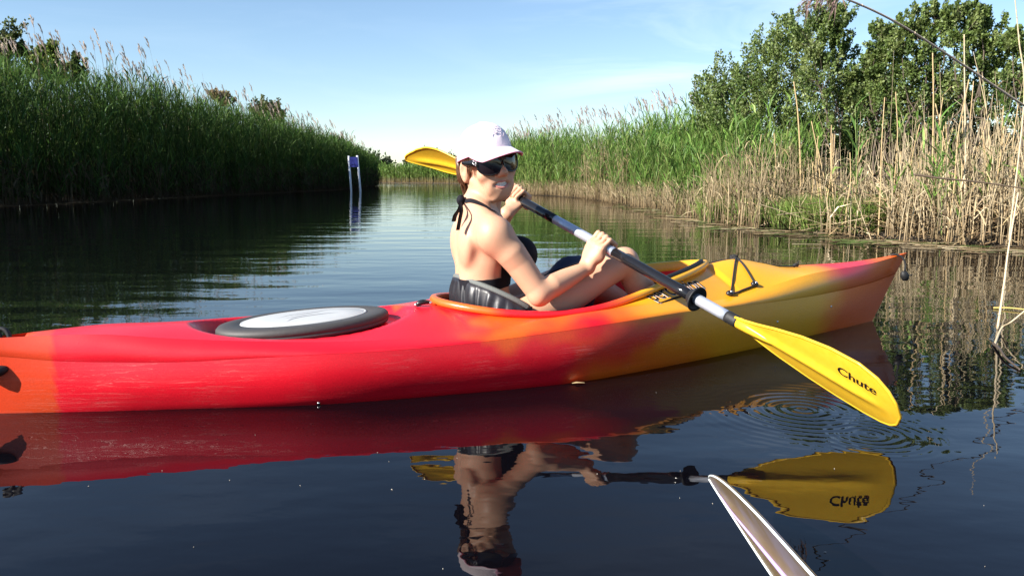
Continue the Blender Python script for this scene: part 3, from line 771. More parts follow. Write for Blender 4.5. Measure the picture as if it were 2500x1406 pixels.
def kayak_material():
    m, t, p = mat_new("rotomoulded_plastic")
    L = t.links.new; Nn = t.nodes.new
    a = Nn("ShaderNodeAttribute"); a.attribute_name = "Col"
    tc = Nn("ShaderNodeTexCoord")
    n = Nn("ShaderNodeTexNoise"); n.inputs["Scale"].default_value = 260; n.inputs["Detail"].default_value = 3
    L(tc.outputs["Object"], n.inputs["Vector"])
    mr = Nn("ShaderNodeMapRange"); mr.inputs["To Min"].default_value = 0.78; mr.inputs["To Max"].default_value = 1.2
    L(n.outputs[0], mr.inputs["Value"])
    mx = Nn("ShaderNodeMixRGB"); mx.blend_type = 'MULTIPLY'; mx.inputs[0].default_value = 1
    L(a.outputs["Color"], mx.inputs[1]); L(mr.outputs[0], mx.inputs[2])
    # pale scuffs: thin lines running along the hull
    def scratch(scale, rot, lo, hi):
        mp = Nn("ShaderNodeMapping"); mp.inputs["Scale"].default_value = scale; mp.inputs["Rotation"].default_value = rot
        L(tc.outputs["Object"], mp.inputs["Vector"])
        q = Nn("ShaderNodeTexNoise"); q.inputs["Scale"].default_value = 1; q.inputs["Detail"].default_value = 3; q.inputs["Distortion"].default_value = 0.8
        L(mp.outputs[0], q.inputs["Vector"])
        s = Nn("ShaderNodeMath"); s.operation = 'SUBTRACT'; s.inputs[1].default_value = 0.5; L(q.outputs[0], s.inputs[0])
        b = Nn("ShaderNodeMath"); b.operation = 'ABSOLUTE'; L(s.outputs[0], b.inputs[0])
        r = Nn("ShaderNodeMapRange"); r.inputs["From Min"].default_value = lo; r.inputs["From Max"].default_value = hi; r.inputs["To Min"].default_value = 1; r.inputs["To Max"].default_value = 0
        L(b.outputs[0], r.inputs["Value"]); return r.outputs[0]
    s1 = scratch((2.0, 2.0, 75), (0, 0.05, 0), 0.001, 0.007); s2 = scratch((3.5, 3.5, 120), (0, -0.10, 0), 0.001, 0.006)
    mxm = Nn("ShaderNodeMath"); mxm.operation = 'MAXIMUM'; L(s1, mxm.inputs[0]); L(s2, mxm.inputs[1])
    big = Nn("ShaderNodeTexNoise"); big.inputs["Scale"].default_value = 5; L(tc.outputs["Object"], big.inputs["Vector"])
    bm = Nn("ShaderNodeMapRange"); bm.inputs["From Min"].default_value = 0.45; bm.inputs["From Max"].default_value = 0.7; L(big.outputs[0], bm.inputs["Value"])
    mk = Nn("ShaderNodeMath"); mk.operation = 'MULTIPLY'; L(mxm.outputs[0], mk.inputs[0]); L(bm.outputs[0], mk.inputs[1])
    sep = Nn("ShaderNodeSeparateXYZ"); L(tc.outputs["Object"], sep.inputs[0])
    zz = Nn("ShaderNodeMapRange"); zz.inputs["From Min"].default_value = 0.17; zz.inputs["From Max"].default_value = 0.12; L(sep.outputs["Z"], zz.inputs["Value"])
    mk2 = Nn("ShaderNodeMath"); mk2.operation = 'MULTIPLY'; L(mk.outputs[0], mk2.inputs[0]); L(zz.outputs[0], mk2.inputs[1])
    mk3 = Nn("ShaderNodeMath"); mk3.operation = 'MULTIPLY'; mk3.inputs[1].default_value = 0.2; L(mk2.outputs[0], mk3.inputs[0])
    m2 = Nn("ShaderNodeMixRGB"); L(mk3.outputs[0], m2.inputs[0]); L(mx.outputs[0], m2.inputs[1]); m2.inputs[2].default_value = (0.75, 0.42, 0.36, 1)
    L(m2.outputs[0], p.inputs["Base Color"])
    rr = Nn("ShaderNodeMapRange"); rr.inputs["To Min"].default_value = 0.24; rr.inputs["To Max"].default_value = 0.42; L(big.outputs[0], rr.inputs["Value"])
    L(rr.outputs[0], p.inputs["Roughness"])
    b = Nn("ShaderNodeBump"); b.inputs["Strength"].default_value = 0.25; b.inputs["Distance"].default_value = 0.0012
    ad = Nn("ShaderNodeMath"); ad.operation = 'ADD'; L(n.outputs[0], ad.inputs[0])
    ms = Nn("ShaderNodeMath"); ms.operation = 'MULTIPLY'; ms.inputs[1].default_value = -1.5; L(mk2.outputs[0], ms.inputs[0]); L(ms.outputs[0], ad.inputs[1])
    L(ad.outputs[0], b.inputs["Height"]); L(b.outputs[0], p.inputs["Normal"])
    p.inputs["Subsurface Weight"].default_value = 0.0
    return m
KM = kayak_material()
black_rubber = mat_plain("black_rubber", (0.010, 0.010, 0.011), 0.62, var=0.3, scale=90, bump=0.3)
black_plastic = mat_plain("black_plastic", (0.012, 0.012, 0.013), 0.32, var=0.2, scale=60)
black_cord = mat_plain("black_cord", (0.012, 0.012, 0.013), 0.75, var=0.4, scale=300, bump=0.5)
metal = mat_plain("stainless_steel", (0.6, 0.6, 0.6), 0.25, metal=1.0, var=0.1)

kayak = empty("kayak", (KA[0], KA[1], 0), K_ROT)
tag(kayak, "red and yellow plastic kayak floating on dark water with a woman seated in it", "kayak")

HC = np.array([0.835, 0.0]); HA, HB = 0.268, 0.172      # hatch ellipse
def deck_z(s, w, z):
    e = np.sqrt(((s - HC[0]) / (HA + .035)) ** 2 + (w / (HB + .022)) ** 2)
    m = 1 - smooth01((e - 1.0) / 0.13)
    z = z * (1 - m) + (0.168 + 0.03 * (s - HC[0])) * m
    # small drain notch beside the hatch, finger scallop beside the cockpit
    return z

KEEL = None
def build_hull():
    wl = curve_pts(T_WL, 1, None, 0.0)
    Bc = curve_pts(T_B, 1, 2); Cc = curve_pts(T_C, 1, 2)
    keel = wl.copy(); keel[:, 1] = 0; keel[:, 2] = -0.10 * np.power(np.clip(4 * ST * (1 - ST), 0, 1), 0.35); keel[:, 0] = 0.02 + ST * 3.28
    bil = wl.copy(); bil[:, 1] *= 0.78; bil[:, 2] = -0.055 * np.power(np.clip(4 * ST * (1 - ST), 0, 1), 0.35)
    mb_v, mb_f = [], []
    def strip(rows):
        nonlocal mb_v, mb_f
        v, f = grid(np.array(rows)); n = len(mb_v)
        mb_v += [tuple(p) for p in v]; mb_f += [tuple(i + n for i in q) for q in f]
    for sg in (-1, 1):
        fl = np.array([1, sg, 1])
        rows = []
        # lower side: keel - bilge - waterline - B with a round bulge
        for k in range(3): rows.append((keel + (bil - keel) * (k / 3)))
        for k in range(3): rows.append((bil + (wl - bil) * (k / 3)))
        for k in range(9):
            u = k / 8; q = wl + (Bc - wl) * u
            bul = 0.016 * math.sin(math.pi * u) * np.minimum(1, Bc[:, 1] / 0.12); q = q.copy(); q[:, 1] += bul
            rows.append(q)
        rows = [r * fl for r in rows]
        strip(rows[::-1] if sg < 0 else rows)
        # upper side band B - C, set back 3 mm at the moulded line
        rows = []
        for k in range(6):
            u = k / 5; q = Bc + (Cc - Bc) * u; q = q.copy()
            q[:, 1] = np.maximum(q[:, 1] - (0.003 if k == 0 else 0) + 0.010 * math.sin(math.pi * u) * np.minimum(1, Cc[:, 1] / 0.1), 0)
            rows.append(q * fl)
        strip(rows[::-1] if sg < 0 else rows)
    v = np.array(mb_v)
    return mesh_obj("hull", v, mb_f, KM, kayak, True, np.array([kayak_color(p) for p in v]))

def deck_rows():
    Cc = curve_pts(T_C, 1, 2)
    s = Cc[:, 0]
    win = np.where((s > S0) & (s < S1), cock_w(s), 0.0)
    zin = np.where((s > S0) & (s < S1), rim_z(s) - 0.018, table(T_D, 1, s))
    return Cc, win, zin

def build_deck():
    Cc, win, zin = deck_rows()
    s = Cc[:, 0]
    vs_, fs_ = [], []
    Mr = 22
    for sg in (-1, 1):
        rows = []
        for k in range(Mr + 1):
            u = k / Mr
            w = Cc[:, 1] + (np.minimum(win, Cc[:, 1] * 0.98) - Cc[:, 1]) * u
            crown = np.where((s > S0 - .02) & (s < S1 + .02), 0.15, 0.6)
            uu = u * (1 - crown) + crown * math.sin(u * math.pi / 2)
            z = Cc[:, 2] + (zin - Cc[:, 2]) * uu
            # sharp little shoulder just inside the crease
            z = deck_z(s, w, z)
            # stern carrying-handle recess
            e = np.sqrt(((s - 0.03) / 0.075) ** 2 + (w / 0.045) ** 2)
            z = z - 0.022 * (1 - smooth01((e - 0.55) / 0.35))
            rows.append(np.c_[s, w * sg, z])
        v, f = grid(np.array(rows[::-1] if sg < 0 else rows)); n = len(vs_)
        vs_ += [tuple(p) for p in v]; fs_ += [tuple(i + n for i in q) for q in f]
    v = np.array(vs_)
    return mesh_obj("deck", v, fs_, KM, kayak, True, np.array([kayak_color(p) for p in v]))
hull_o = build_hull(); deck_o = build_deck()
DECK_BVH = BVHTree.FromPolygons([v.co.copy() for v in deck_o.data.vertices], [tuple(p.vertices) for p in deck_o.data.polygons])
HULL_BVH = BVHTree.FromPolygons([v.co.copy() for v in hull_o.data.vertices], [tuple(p.vertices) for p in hull_o.data.polygons])
def on_deck(s, w, up=0.0):
    h = DECK_BVH.ray_cast(Vector((s, w, 0.6)), Vector((0, 0, -1)))
    return np.array([s, w, (h[0].z if h[0] else 0.2) + up])
CAM_L = Vector(to_local(C0))
def on_boat(u, v, off=0.0):
    """first point of deck or hull seen at a picture point, in the kayak frame"""
    p1 = Vector(to_local(C0 + ray(u, v) * 3)); d = (p1 - CAM_L).normalized()
    best = None
    for bv in (DECK_BVH, HULL_BVH):
        h = bv.ray_cast(CAM_L, d)
        if h[0] is not None and (best is None or h[3] < best[3]): best = h
    if best is None: return None, None
    n = best[1] if best[1].dot(d) < 0 else -best[1]
    return np.array(best[0] + n * off), np.array(n)

# cockpit: rim, inner tub
def outline(n=90):
    th = np.linspace(0, 1, n)
    u = (1 - np.cos(th * math.pi)) / 2
    s = S0 + (S1 - S0) * u
    w = cock_w(s); z = rim_z(s)
    a = np.c_[s, -w, z]; b = np.c_[s, w, z][::-1]
    return np.vstack([a, b[1:-1]])
OUT = outline()
def rim_color(p):
    s, w, z = p; n1 = noise.noise(Vector((s * 5, w * 5, 1.0)))
    R = np.array((0.62, 0.012, 0.02)); O = np.array((0.68, 0.11, 0.015)); Y = np.array((0.68, 0.33, 0.015))
    k = float(smooth01((abs(s - 1.62) - 0.17 + 0.1 * n1) / 0.08)); c = R * (1 - k) + O * k
    k = float(smooth01((s - 1.86 + 0.08 * n1) / 0.12)); return c * (1 - k) + Y * k
def ring_sweep(path, prof):
    """sweep closed profile (outward, up) round the closed outline"""
    n = len(path)
    T = np.roll(path, -1, 0) - np.roll(path, 1, 0); T[:, 2] = 0; T /= np.linalg.norm(T, axis=1)[:, None] + 1e-9
    Nn = np.c_[T[:, 1], -T[:, 0], np.zeros(n)]
    return np.array([path + Nn * o + np.array([0, 0, 1.0]) * z for o, z in prof])
pr = [(-0.004, -0.03), (-0.006, 0.0), (0.0, 0.006), (0.008, 0.007), (0.016, 0.005), (0.021, -0.002), (0.021, -0.011), (0.017, -0.016), (0.009, -0.0185), (0.006, -0.034)]
P = ring_sweep(OUT, pr)
v, f = grid(P, False, True)
rim_o = mesh_obj("cockpit_rim", v, [q[::-1] for q in f], KM, kayak, True, np.array([rim_color(p) for p in v]))
# tub
rows = []
for k, (sc, zf) in enumerate(((0.985, 1.0), (0.985, 0.75), (0.97, 0.4), (0.9, 0.12), (0.75, 0.0), (0.4, 0.0), (0.0, 0.0))):
    q = OUT.copy(); q[:, 1] *= sc; q[:, 0] = 1.78 + (q[:, 0] - 1.78) * (0.5 + 0.5 * sc)
    zt = OUT[:, 2] - 0.02
    q[:, 2] = 0.045 + (zt - 0.045) * zf
    rows.append(q)
v, f = grid(np.array(rows), False, True)
red_in = mat_plain("red_plastic_inside", (0.62, 0.012, 0.02), 0.4, var=0.1, scale=120)
mesh_obj("cockpit_tub", v, f, red_in, kayak)
# bow end under the deck: foam-dark shelf closing the tub front is the tub itself

# dark padding strip along the front right rim and thigh pads
def along_out(s0, s1, sg, dz, dw, n=24):
    s = np.linspace(s0, s1, n); return np.c_[s, sg * (cock_w(s) + dw), rim_z(s) + dz]
m_ = MB(); m_.tube(along_out(2.03, 2.375, -1, 0.010, -0.004), np.r_[0.004, np.full(22, 0.0095), 0.006], 8); m_.build("rim_padding", black_rubber, kayak)
m_ = MB()
ps = along_out(1.90, 2.10, 1, -0.015, -0.022, 12)
for k in range(11):
    pass
prof = [(-0.022, -0.03), (-0.026, 0.0), (-0.02, 0.022), (0.0, 0.028), (0.016, 0.022), (0.018, -0.03)]
R_ = []
for i, p in enumerate(ps):
    sc = 0.55 + 0.45 * min(1, min(i, 11 - i) / 2.0)
    R_.append([(p[0], p[1] + a * sc, p[2] + 0.008 + b * sc) for a, b in prof])
m_.grid(R_, False, True); m_.f.append(tuple(range(6))[::-1]); m_.f.append(tuple(len(m_.v) - 6 + k for k in range(6)))
m_.build("thigh_pad", black_rubber, kayak)

# hatch cover
hatch_grey = mat_plain("hatch_rubber_grey", (0.045, 0.043, 0.042), 0.62, var=0.2, scale=70, bump=0.2)
panel_mat = mat_plain("hatch_panel_white", (0.42, 0.43, 0.43), 0.4, var=0.06, scale=14)
def ell(a, b, z, n=72):
    th = np.linspace(0, 2 * math.pi, n, endpoint=False)
    s = HC[0] + a * np.cos(th); w = b * np.sin(th)
    return np.c_[s, w, z + 0.045 * (s - HC[0]) + 0.0 * s]
rows = [ell(HA - .012, HB - .010, .168), ell(HA, HB, .174), ell(HA + .002, HB + .002, .183), ell(HA - .001, HB - .001, .1845), ell(HA + .002, HB + .002, .186), ell(HA + .001, HB + .001, .198), ell(HA - .006, HB - .005, .206), ell(HA - .02, HB - .016, .2085), ell(HA - .066, HB - .045, .2085), ell(HA - .068, HB - .047, .2065), ell(0.01, 0.006, .2065)]
m_ = MB(); m_.grid(rows, False, True); hatch = m_.build("hatch_cover", hatch_grey, kayak)
rows = [ell(HA - .070, HB - .049, .206), ell(HA - .072, HB - .050, .2095), ell(HA - .076, HB - .053, .2095), ell(HA - .0775, HB - .0545, .2085), ell(HA - .079, HB - .056, .2095), ell(0.12, 0.07, .2115), ell(0.004, 0.002, .2125)]
m_ = MB(); m_.grid(rows, False, True); m_.build("hatch_panel", panel_mat, hatch)
# moulded swoosh emblem on the panel
sw = mat_plain("grey_print", (0.42, 0.43, 0.45), 0.5)
m_ = MB()
def flat(pts, wd, z0=0.2128):
    pts = catmull(pts, 18); n = len(pts)
    Tn = np.gradient(pts, axis=0); Tn /= np.linalg.norm(Tn, axis=1)[:, None]
    ww = wd * np.sin(np.linspace(0.05, math.pi - .05, n))
    Nn = np.c_[-Tn[:, 1], Tn[:, 0]]
    L_ = pts + Nn * ww[:, None]; R2 = pts - Nn * ww[:, None]
    zf = lambda q: 0.2135 + 0.045 * (q[:, 0] - HC[0])
    m_.grid([np.c_[L_, zf(L_)], np.c_[R2, zf(R2)]])
flat([(0.74, 0.01), (0.80, 0.045), (0.88, 0.05), (0.93, 0.075)], 0.0035)
flat([(0.765, -0.06), (0.80, -0.02), (0.88, 0.0), (0.95, -0.005)], 0.004)
flat([(0.76, -0.01), (0.82, 0.012), (0.88, 0.03)], 0.003)
m_.build("swoosh_emblem", sw, hatch)

# seat backrest
fab = mat_plain("black_nylon", (0.016, 0.015, 0.019), 0.42, var=0.35, scale=50, bump=0.25)
grey_web = mat_plain("grey_webbing", (0.11, 0.125, 0.12), 0.8, var=0.35, scale=220, bump=0.6)
def backrest():
    n, m = 120, 14
    th = np.linspace(-1, 1, n)
    rows, top = [], []
    for j in range(m):
        q = j / (m - 1); row = []
        for i, t in enumerate(th):
            w = 0.205 * math.sin(t * 1.45) / math.sin(1.45)
            s = 1.352 + 0.165 * (1 - math.cos(t * 1.45)) / (1 - math.cos(1.45))
            zt = 0.306 - 0.012 * abs(t) - 0.075 * abs(t) ** 2.2
            zb = 0.10
            z = zb + (zt - zb) * q
            fold = (0.5 + 0.5 * math.sin(i * 0.8 + 5.0 * noise.noise(Vector((t * 7, q * 1.2, 0))) + q * 1.5 * noise.noise(Vector((t * 15, 0, 4))))) * (0.0065 + 0.006 * noise.noise(Vector((t * 9, q * 3, 7)))) * math.sin(math.pi * min(1, (1 - q) * 1.35 + 0.05)) 
            bulge = -0.018 * math.sin(math.pi * q)
            row.append((s + bulge - fold + 0.03 * (1 - q), w * (1 + 0.05 * math.sin(math.pi * q)) + math.copysign(fold * 0.8, w), z))
            if j == m - 1: top.append((s, w, z))
        rows.append(row)
    inner = [[(p[0] + 0.035, p[1] * 0.9, p[2]) for p in r] for r in rows[::-1]]
    mb = MB(); mb.grid(rows + inner)
    o = mb.build("seat_backrest", fab, kayak)
    mb = MB(); mb.tube([(p[0] + 0.012, p[1] * .96, p[2] + 0.002) for p in top], 0.013, 8, True, 0.8); mb.build("webbing_edge", grey_web, o)
    mb = MB()
    for w0 in (-0.10, -0.075, -0.05):
        i = np.argmin(abs(np.array([p[1] for p in rows[4]]) - w0)); p = rows[4][i]
        mb.tube(catmull([(p[0] - .006, p[1] - .004, p[2] + .03), (p[0] - .014, p[1] - .006, p[2]), (p[0] - .006, p[1] - .004, p[2] - .02)], 6), 0.003, 5)
    i = np.argmin(abs(np.array([p[1] for p in rows[3]]) + 0.09)); p = rows[3][i]
    mb.tube(catmull([(p[0] - .02, p[1] + .03, p[2] + .02), (p[0] - .022, p[1], p[2] + .012), (p[0] + .01, p[1] - .06, p[2] - .03)], 10), 0.0028, 5)
    mb.build("cinch_cord", black_cord, o)
backrest()
m_ = MB(); m_.grid([[(1.39 + 0.42 * i / 9, -0.17 + 0.34 * j / 9, 0.062 + 0.03 * ((j - 4.5) / 4.5) ** 2 + 0.02 * ((i - 4.5) / 4.5) ** 2) for j in range(10)] for i in range(10)]); m_.build("seat_pan", black_rubber, kayak)

# deck bungees and their hooks
def hook(u, v, name="bungee_hook", sc=1.0):
    p, n = on_boat(u, v, 0.002)
    if p is None: p, n = np.array([2.5, -0.1, 0.27]), np.array([0, 0, 1.0])
    mb = MB()
    n = np.array(n); t1 = np.cross(n, [0.2, 1, 0]); t1 /= np.linalg.norm(t1); t2 = np.cross(n, t1)
    rows = []
    for r, h in ((0.014, 0.0), (0.015, 0.006), (0.012, 0.012), (0.006, 0.014), (0.0005, 0.0145)):
        rows.append([p + n * h * sc + (t1 * math.cos(a) * (1.25 if math.cos(a) > 0 else .9) + t2 * math.sin(a) * 0.85) * r * sc for a in np.linspace(0, 2 * math.pi, 12, endpoint=False)])
    mb.grid(rows, False, True)
    o = mb.build(name, black_plastic, kayak)
    mb = MB(); q = p + n * 0.0145 * sc
    mb.grid([[q + n * h + (t1 * math.cos(a) + t2 * math.sin(a)) * r for a in np.linspace(0, 2 * math.pi, 10, endpoint=False)] for r, h in ((0.0055, 0), (0.005, 0.002), (0.0005, 0.0028))], False, True)
    mb.build("rivet", metal, o)
    return p + n * 0.009
def deck_cord(P0, P1, sag=0.0, n=14, r=0.0035, lift=0.006):
    pts = []
    for t in np.linspace(0, 1, n):
        q = P0 + (P1 - P0) * t
        if 0.04 < t < 0.96:
            d = on_deck(q[0], q[1], lift)
            q = np.array([q[0], q[1], max(d[2], q[2] * 0 + d[2])])
        pts.append(q)
    mb = MB(); mb.tube(np.array(pts), r, 6); return mb.build("bungee_cord", black_cord, kayak)
h1 = hook(1782, 720); h2 = hook(1842, 697)
h3 = on_deck(2.56, 0.04, 0.012); h4 = on_deck(2.92, 0.055, 0.01)
far1 = on_deck(2.58, 0.12, 0.008); far2 = on_deck(2.70, 0.13, 0.008)
deck_cord(h1, h2); deck_cord(h1, on_deck(2.60, 0.035, 0.006)); deck_cord(h2, on_deck(2.58, 0.035, 0.006))
deck_cord(on_deck(2.58, 0.035, 0.008), on_deck(2.93, 0.045, 0.006)); deck_cord(on_deck(2.40, 0.09, 0.006), on_deck(2.60, 0.035, 0.006))
deck_cord(on_deck(2.60, 0.035, 0.012), on_deck(2.93, 0.035, 0.006))
m_ = MB(); c = on_deck(2.585, 0.035, 0.014)
for a in range(3):
    m_.tube([c + np.array([0.013 * math.cos(t + a), 0.013 * math.sin(t + a) * (1 if a != 1 else .6), 0.008 * math.sin(t * 2 + a)]) for t in np.linspace(0, 5.5, 14)], 0.0045, 6)
m_.build("cord_knot", black_cord, kayak)
m_ = MB(); c = on_deck(2.93, 0.04, 0.006); m_.tube([c + (-.012, 0, 0), c + (0, 0, .006), c + (.012, .0, .002)], 0.007, 7); m_.tube([c, c + (.012, -.006, .022)], 0.003, 5); m_.build("cord_end", black_cord, kayak)

# bow toggle: loop through the tip, knob hanging
tip = np.array([3.50, 0, 0.292])
m_ = MB(); m_.tube(catmull([(3.47, 0.012, 0.288), (3.475, 0.0, 0.300), (3.50, -0.022, 0.292), (3.515, -0.034, 0.262), (3.515, -0.036, 0.225)], 16), 0.0045, 6); m_.build("bow_loop", black_cord, kayak)
m_ = MB()
kp = np.array([3.515, -0.036, 0.205])
for i in range(1):
    rows = []
    for t in np.linspace(0, 1, 7):
        r = 0.021 * math.sin(math.pi * (0.12 + 0.76 * t)) ** 0.6
        rows.append([kp + np.array([r * math.cos(a) + 0.012 * (t - .5), r * 0.8 * math.sin(a), 0.020 - 0.044 * t]) for a in np.linspace(0, 2 * math.pi, 10, endpoint=False)])
    m_.grid(rows, False, True); m_.f.append(tuple(range(10))); m_.f.append(tuple(60 + k for k in range(10))[::-1])
m_.tube([kp + (0.015, -.01, .0), kp + (0.03, -0.015, 0.004)], 0.003, 5)
m_.build("bow_toggle", black_rubber, kayak)
# slot in the bow tip: flat strip, the shade inside put into its colour
m_ = MB(); m_.grid([[on_deck(3.455 + 0.05 * t, w, 0.0015) for w in (-0.008, 0.008)] for t in np.linspace(0, 1, 6)]); m_.build("bow_slot", mat_plain("painted_slot_shade", (0.25, 0.05, 0.01), 0.6), kayak)
# stern handle stubs and side plug
m_ = MB()
for ds in (0.018, 0.040):
    c = on_deck(ds - 0.005, -0.0, -0.004); m_.tube(catmull([c, c + (-0.003, 0.002, 0.03), c + (-0.014, 0.006, 0.043), c + (-0.03, 0.01, 0.046)], 8), np.linspace(0.0075, 0.006, 8), 7)
m_.build("stern_handle", black_rubber, kayak)
p, n = on_boat(8, 905, 0.0)
if p is not None:
    m_ = MB(); m_.tube(catmull([p + np.array(n) * .002 + (-.05, 0, -.005), p + np.array(n) * .004 + (-.02, 0, 0), p + np.array(n) * .003 + (0.0, 0, .004), p + np.array(n) * .001 + (0.012, 0, .007)], 10), [.017, .017, .017, .017, .016, .015, .013, .011, .009, .007], 9)
    m_.build("side_toggle", black_rubber, kayak)
# small fittings
def rivet(u, v, r=0.006, name="rivet", mat=metal):
    p, n = on_boat(u, v, 0.0)
    if p is None: return
    n = np.array(n); t1 = np.cross(n, [0, 0, 1.0]); t1 /= np.linalg.norm(t1); t2 = np.cross(n, t1)
    mb = MB(); mb.grid([[p + n * h + (t1 * math.cos(a) + t2 * math.sin(a)) * q for a in np.linspace(0, 2 * math.pi, 12, endpoint=False)] for q, h in ((r, -0.002), (r, 0.002), (r * .6, 0.0035), (r * .05, 0.0035))], False, True)
    return mb.build(name, mat, kayak)
rivet(2029, 748, 0.004); rivet(1898, 785, 0.004); rivet(1588, 704, 0.009); rivet(1606, 708, 0.004); rivet(778, 984, 0.0045)
# paddle keeper clip behind the cockpit
c = on_deck(1.235, -0.02, 0.006)
m_ = MB(); m_.tube(catmull([c + (-.035, 0.005, .0), c + (-.015, 0.0, .008), c + (.01, 0, .006)], 8), [.006, .008, .009, .009, .009, .008, .007, .006], 8); clip = m_.build("deck_clip", black_plastic, kayak)
m_ = MB(); 
for q in ((-.036, .005, .0), (.014, -.001, .004)):
    m_ = MB(); m_.box(c + q, (.010, .010, .008)); m_.build("clip_end", metal, clip)

# lettering on the near side, following the hull
def text_mesh(body, size, shear=0.0, bold=0.0, extr=0.0):
    cu = bpy.data.curves.new("lettering", 'FONT'); cu.body = body; cu.size = size; cu.shear = shear; cu.offset = bold; cu.resolution_u = 4
    ob = bpy.data.objects.new("lettering", cu); COL.objects.link(ob)
    bpy.context.view_layer.update()
    dg = bpy.context.evaluated_depsgraph_get()
    me = bpy.data.meshes.new_from_object(ob.evaluated_get(dg), depsgraph=dg)
    v = np.array([q.co for q in me.vertices]); f = [tuple(p.vertices) for p in me.polygons]
    bpy.data.objects.remove(ob); bpy.data.curves.remove(cu); bpy.data.meshes.remove(me)
    return v, f
ink = mat_plain("black_print", (0.006, 0.006, 0.007), 0.85, spec=0.1)
white_print = mat_plain("white_print", (0.75, 0.75, 0.75), 0.5)
def letter_on_boat(body, pA, pB, size, name, mat, bold, off):
    """text from picture point pA towards pB laid onto the plastic"""
    A_, nA = on_boat(*pA); B_, nB = on_boat(*pB)
    if A_ is None or B_ is None: return
    x = B_ - A_; Lx = np.linalg.norm(x); x /= Lx
    n = np.array(nA) + np.array(nB); n -= x * (n @ x); n /= np.linalg.norm(n); y = np.cross(n, x)
    v, f = text_mesh(body, size, 0.0, bold)
    k = Lx / v[:, 0].max()
    out = []
    for q in v:
        p = A_ + x * q[0] * k + y * q[1] * k * 1.45
        h = None
        for bv in (DECK_BVH, HULL_BVH):
            r = bv.ray_cast(Vector(p + n * 0.05), Vector(-n))
            if r[0] is not None and (h is None or r[3] < h[3]): h = r
        out.append(np.array(h[0]) + n * off if h else p + n * off)
    mesh_obj(name, out, f, mat, kayak, False)
letter_on_boat("perception", (1598, 735), (1722, 704), 0.05, "logo_outline", white_print, 0.0010, 0.0012)
letter_on_boat("perception", (1598, 735), (1722, 704), 0.05, "logo_lettering", ink, 0.0003, 0.0022)
pts = [on_boat(u, v, 0.0015)[0] for u, v in ((1606, 742), (1640, 733), (1672, 724), (1700, 717))]
pts2 = [on_boat(u, v, 0.0015)[0] for u, v in ((1606, 741), (1640, 728), (1672, 719), (1700, 712))]
if all(q is not None for q in pts + pts2):
    m_ = MB(); m_.grid([pts, pts2]); m_.build("logo_underline", ink, kayak)
# ------------------------------------------------------------------ woman's paddle
P_R = at_y(1797, 784, 2.20); P_L = at_y(1270, 488, 3.05)
PD = (P_R - P_L) / np.linalg.norm(P_R - P_L)
SH_R = 0.0175
shaft_black = mat_plain("black_carbon_shaft", (0.010, 0.010, 0.012), 0.14, var=0.2, scale=200, spec=0.42)
alu = mat_plain("silver_shaft", (0.52, 0.55, 0.62), 0.38, var=0.06, metal=0.55, scale=90)
def blade_material():
    m, t, p = mat_new("yellow_blade_plastic")
    p.inputs["Base Color"].default_value = (0.84, 0.46, 0.01, 1)
    p.inputs["Roughness"].default_value = 0.3
    n = t.nodes.new("ShaderNodeTexNoise"); n.inputs["Scale"].default_value = 60; n.inputs["Detail"].default_value = 5
    tc = t.nodes.new("ShaderNodeTexCoord"); t.links.new(tc.outputs["Object"], n.inputs["Vector"])
    r = t.nodes.new("ShaderNodeMixRGB"); r.inputs[1].default_value = (0.84, 0.49, 0.02, 1); r.inputs[2].default_value = (0.90, 0.60, 0.05, 1)
    t.links.new(n.outputs[0], r.inputs[0]); t.links.new(r.outputs[0], p.inputs["Base Color"])
    tr = t.nodes.new("ShaderNodeBsdfTranslucent"); t.links.new(r.outputs[0], tr.inputs["Color"])
    mx = t.nodes.new("ShaderNodeMixShader"); mx.inputs[0].default_value = 0.22
    o = t.nodes["Material Output"]
    t.links.new(p.outputs[0], mx.inputs[1]); t.links.new(tr.outputs[0], mx.inputs[2]); t.links.new(mx.outputs[0], o.inputs["Surface"])
    return m
blade_mat = blade_material()

def lin(t): return P_R + PD * t
def t_at_u(u):
    ts = np.linspace(-2.2, 0.6, 2801); d = P_R[None] + PD[None] * ts[:, None] - C0
    w = d @ FW; return ts[np.argmin(abs(1250 + FPX * d[:, 0] / w - u))]
tip_t = t_at_u(2204); BL = tip_t - 0.0
T_MID = t_at_u(1478)
T_LB = 2 * (T_MID - 0.10) - 0.0 + 0.0            # left blade root, by symmetry about the joint
T_LB = -(1.89 - BL)
paddle = empty("paddle", tuple(lin(T_MID)))
tag(paddle, "long paddle with yellow blades and black and silver shaft held by the woman", "paddle")
PO = np.array(lin(T_MID))
def pbuild(mb, name, mat, parent=None):
    mb.v = [tuple(np.array(q) - PO) for q in mb.v]; return mb.build(name, mat, parent or paddle)
def seg(t0, t1, r, name, mat, n=20):
    mb = MB(); mb.tube([lin(t) for t in np.linspace(t0, t1, 6)], r, n); return pbuild(mb, name, mat)
ta, tb, tc_, td, te = t_at_u(1356), t_at_u(1500), t_at_u(1700), t_at_u(1776), t_at_u(1800)
seg(T_LB + 0.16, ta, SH_R * 0.985, "shaft_tube", shaft_black)
seg(ta, tb, SH_R * 0.96, "shaft_tube", alu)
seg(tb, tc_, SH_R * 1.0, "shaft_tube", shaft_black)
seg(tc_ - .01, td, SH_R * 0.97, "shaft_tube", alu)
seg(td, te + 0.004, SH_R * 1.03, "blade_sleeve", black_rubber)
seg(T_LB + 0.02, T_LB + 0.161, SH_R * 0.97, "shaft_tube", alu)
seg(T_LB - 0.02, T_LB + 0.02, SH_R * 1.03, "blade_sleeve", black_rubber)
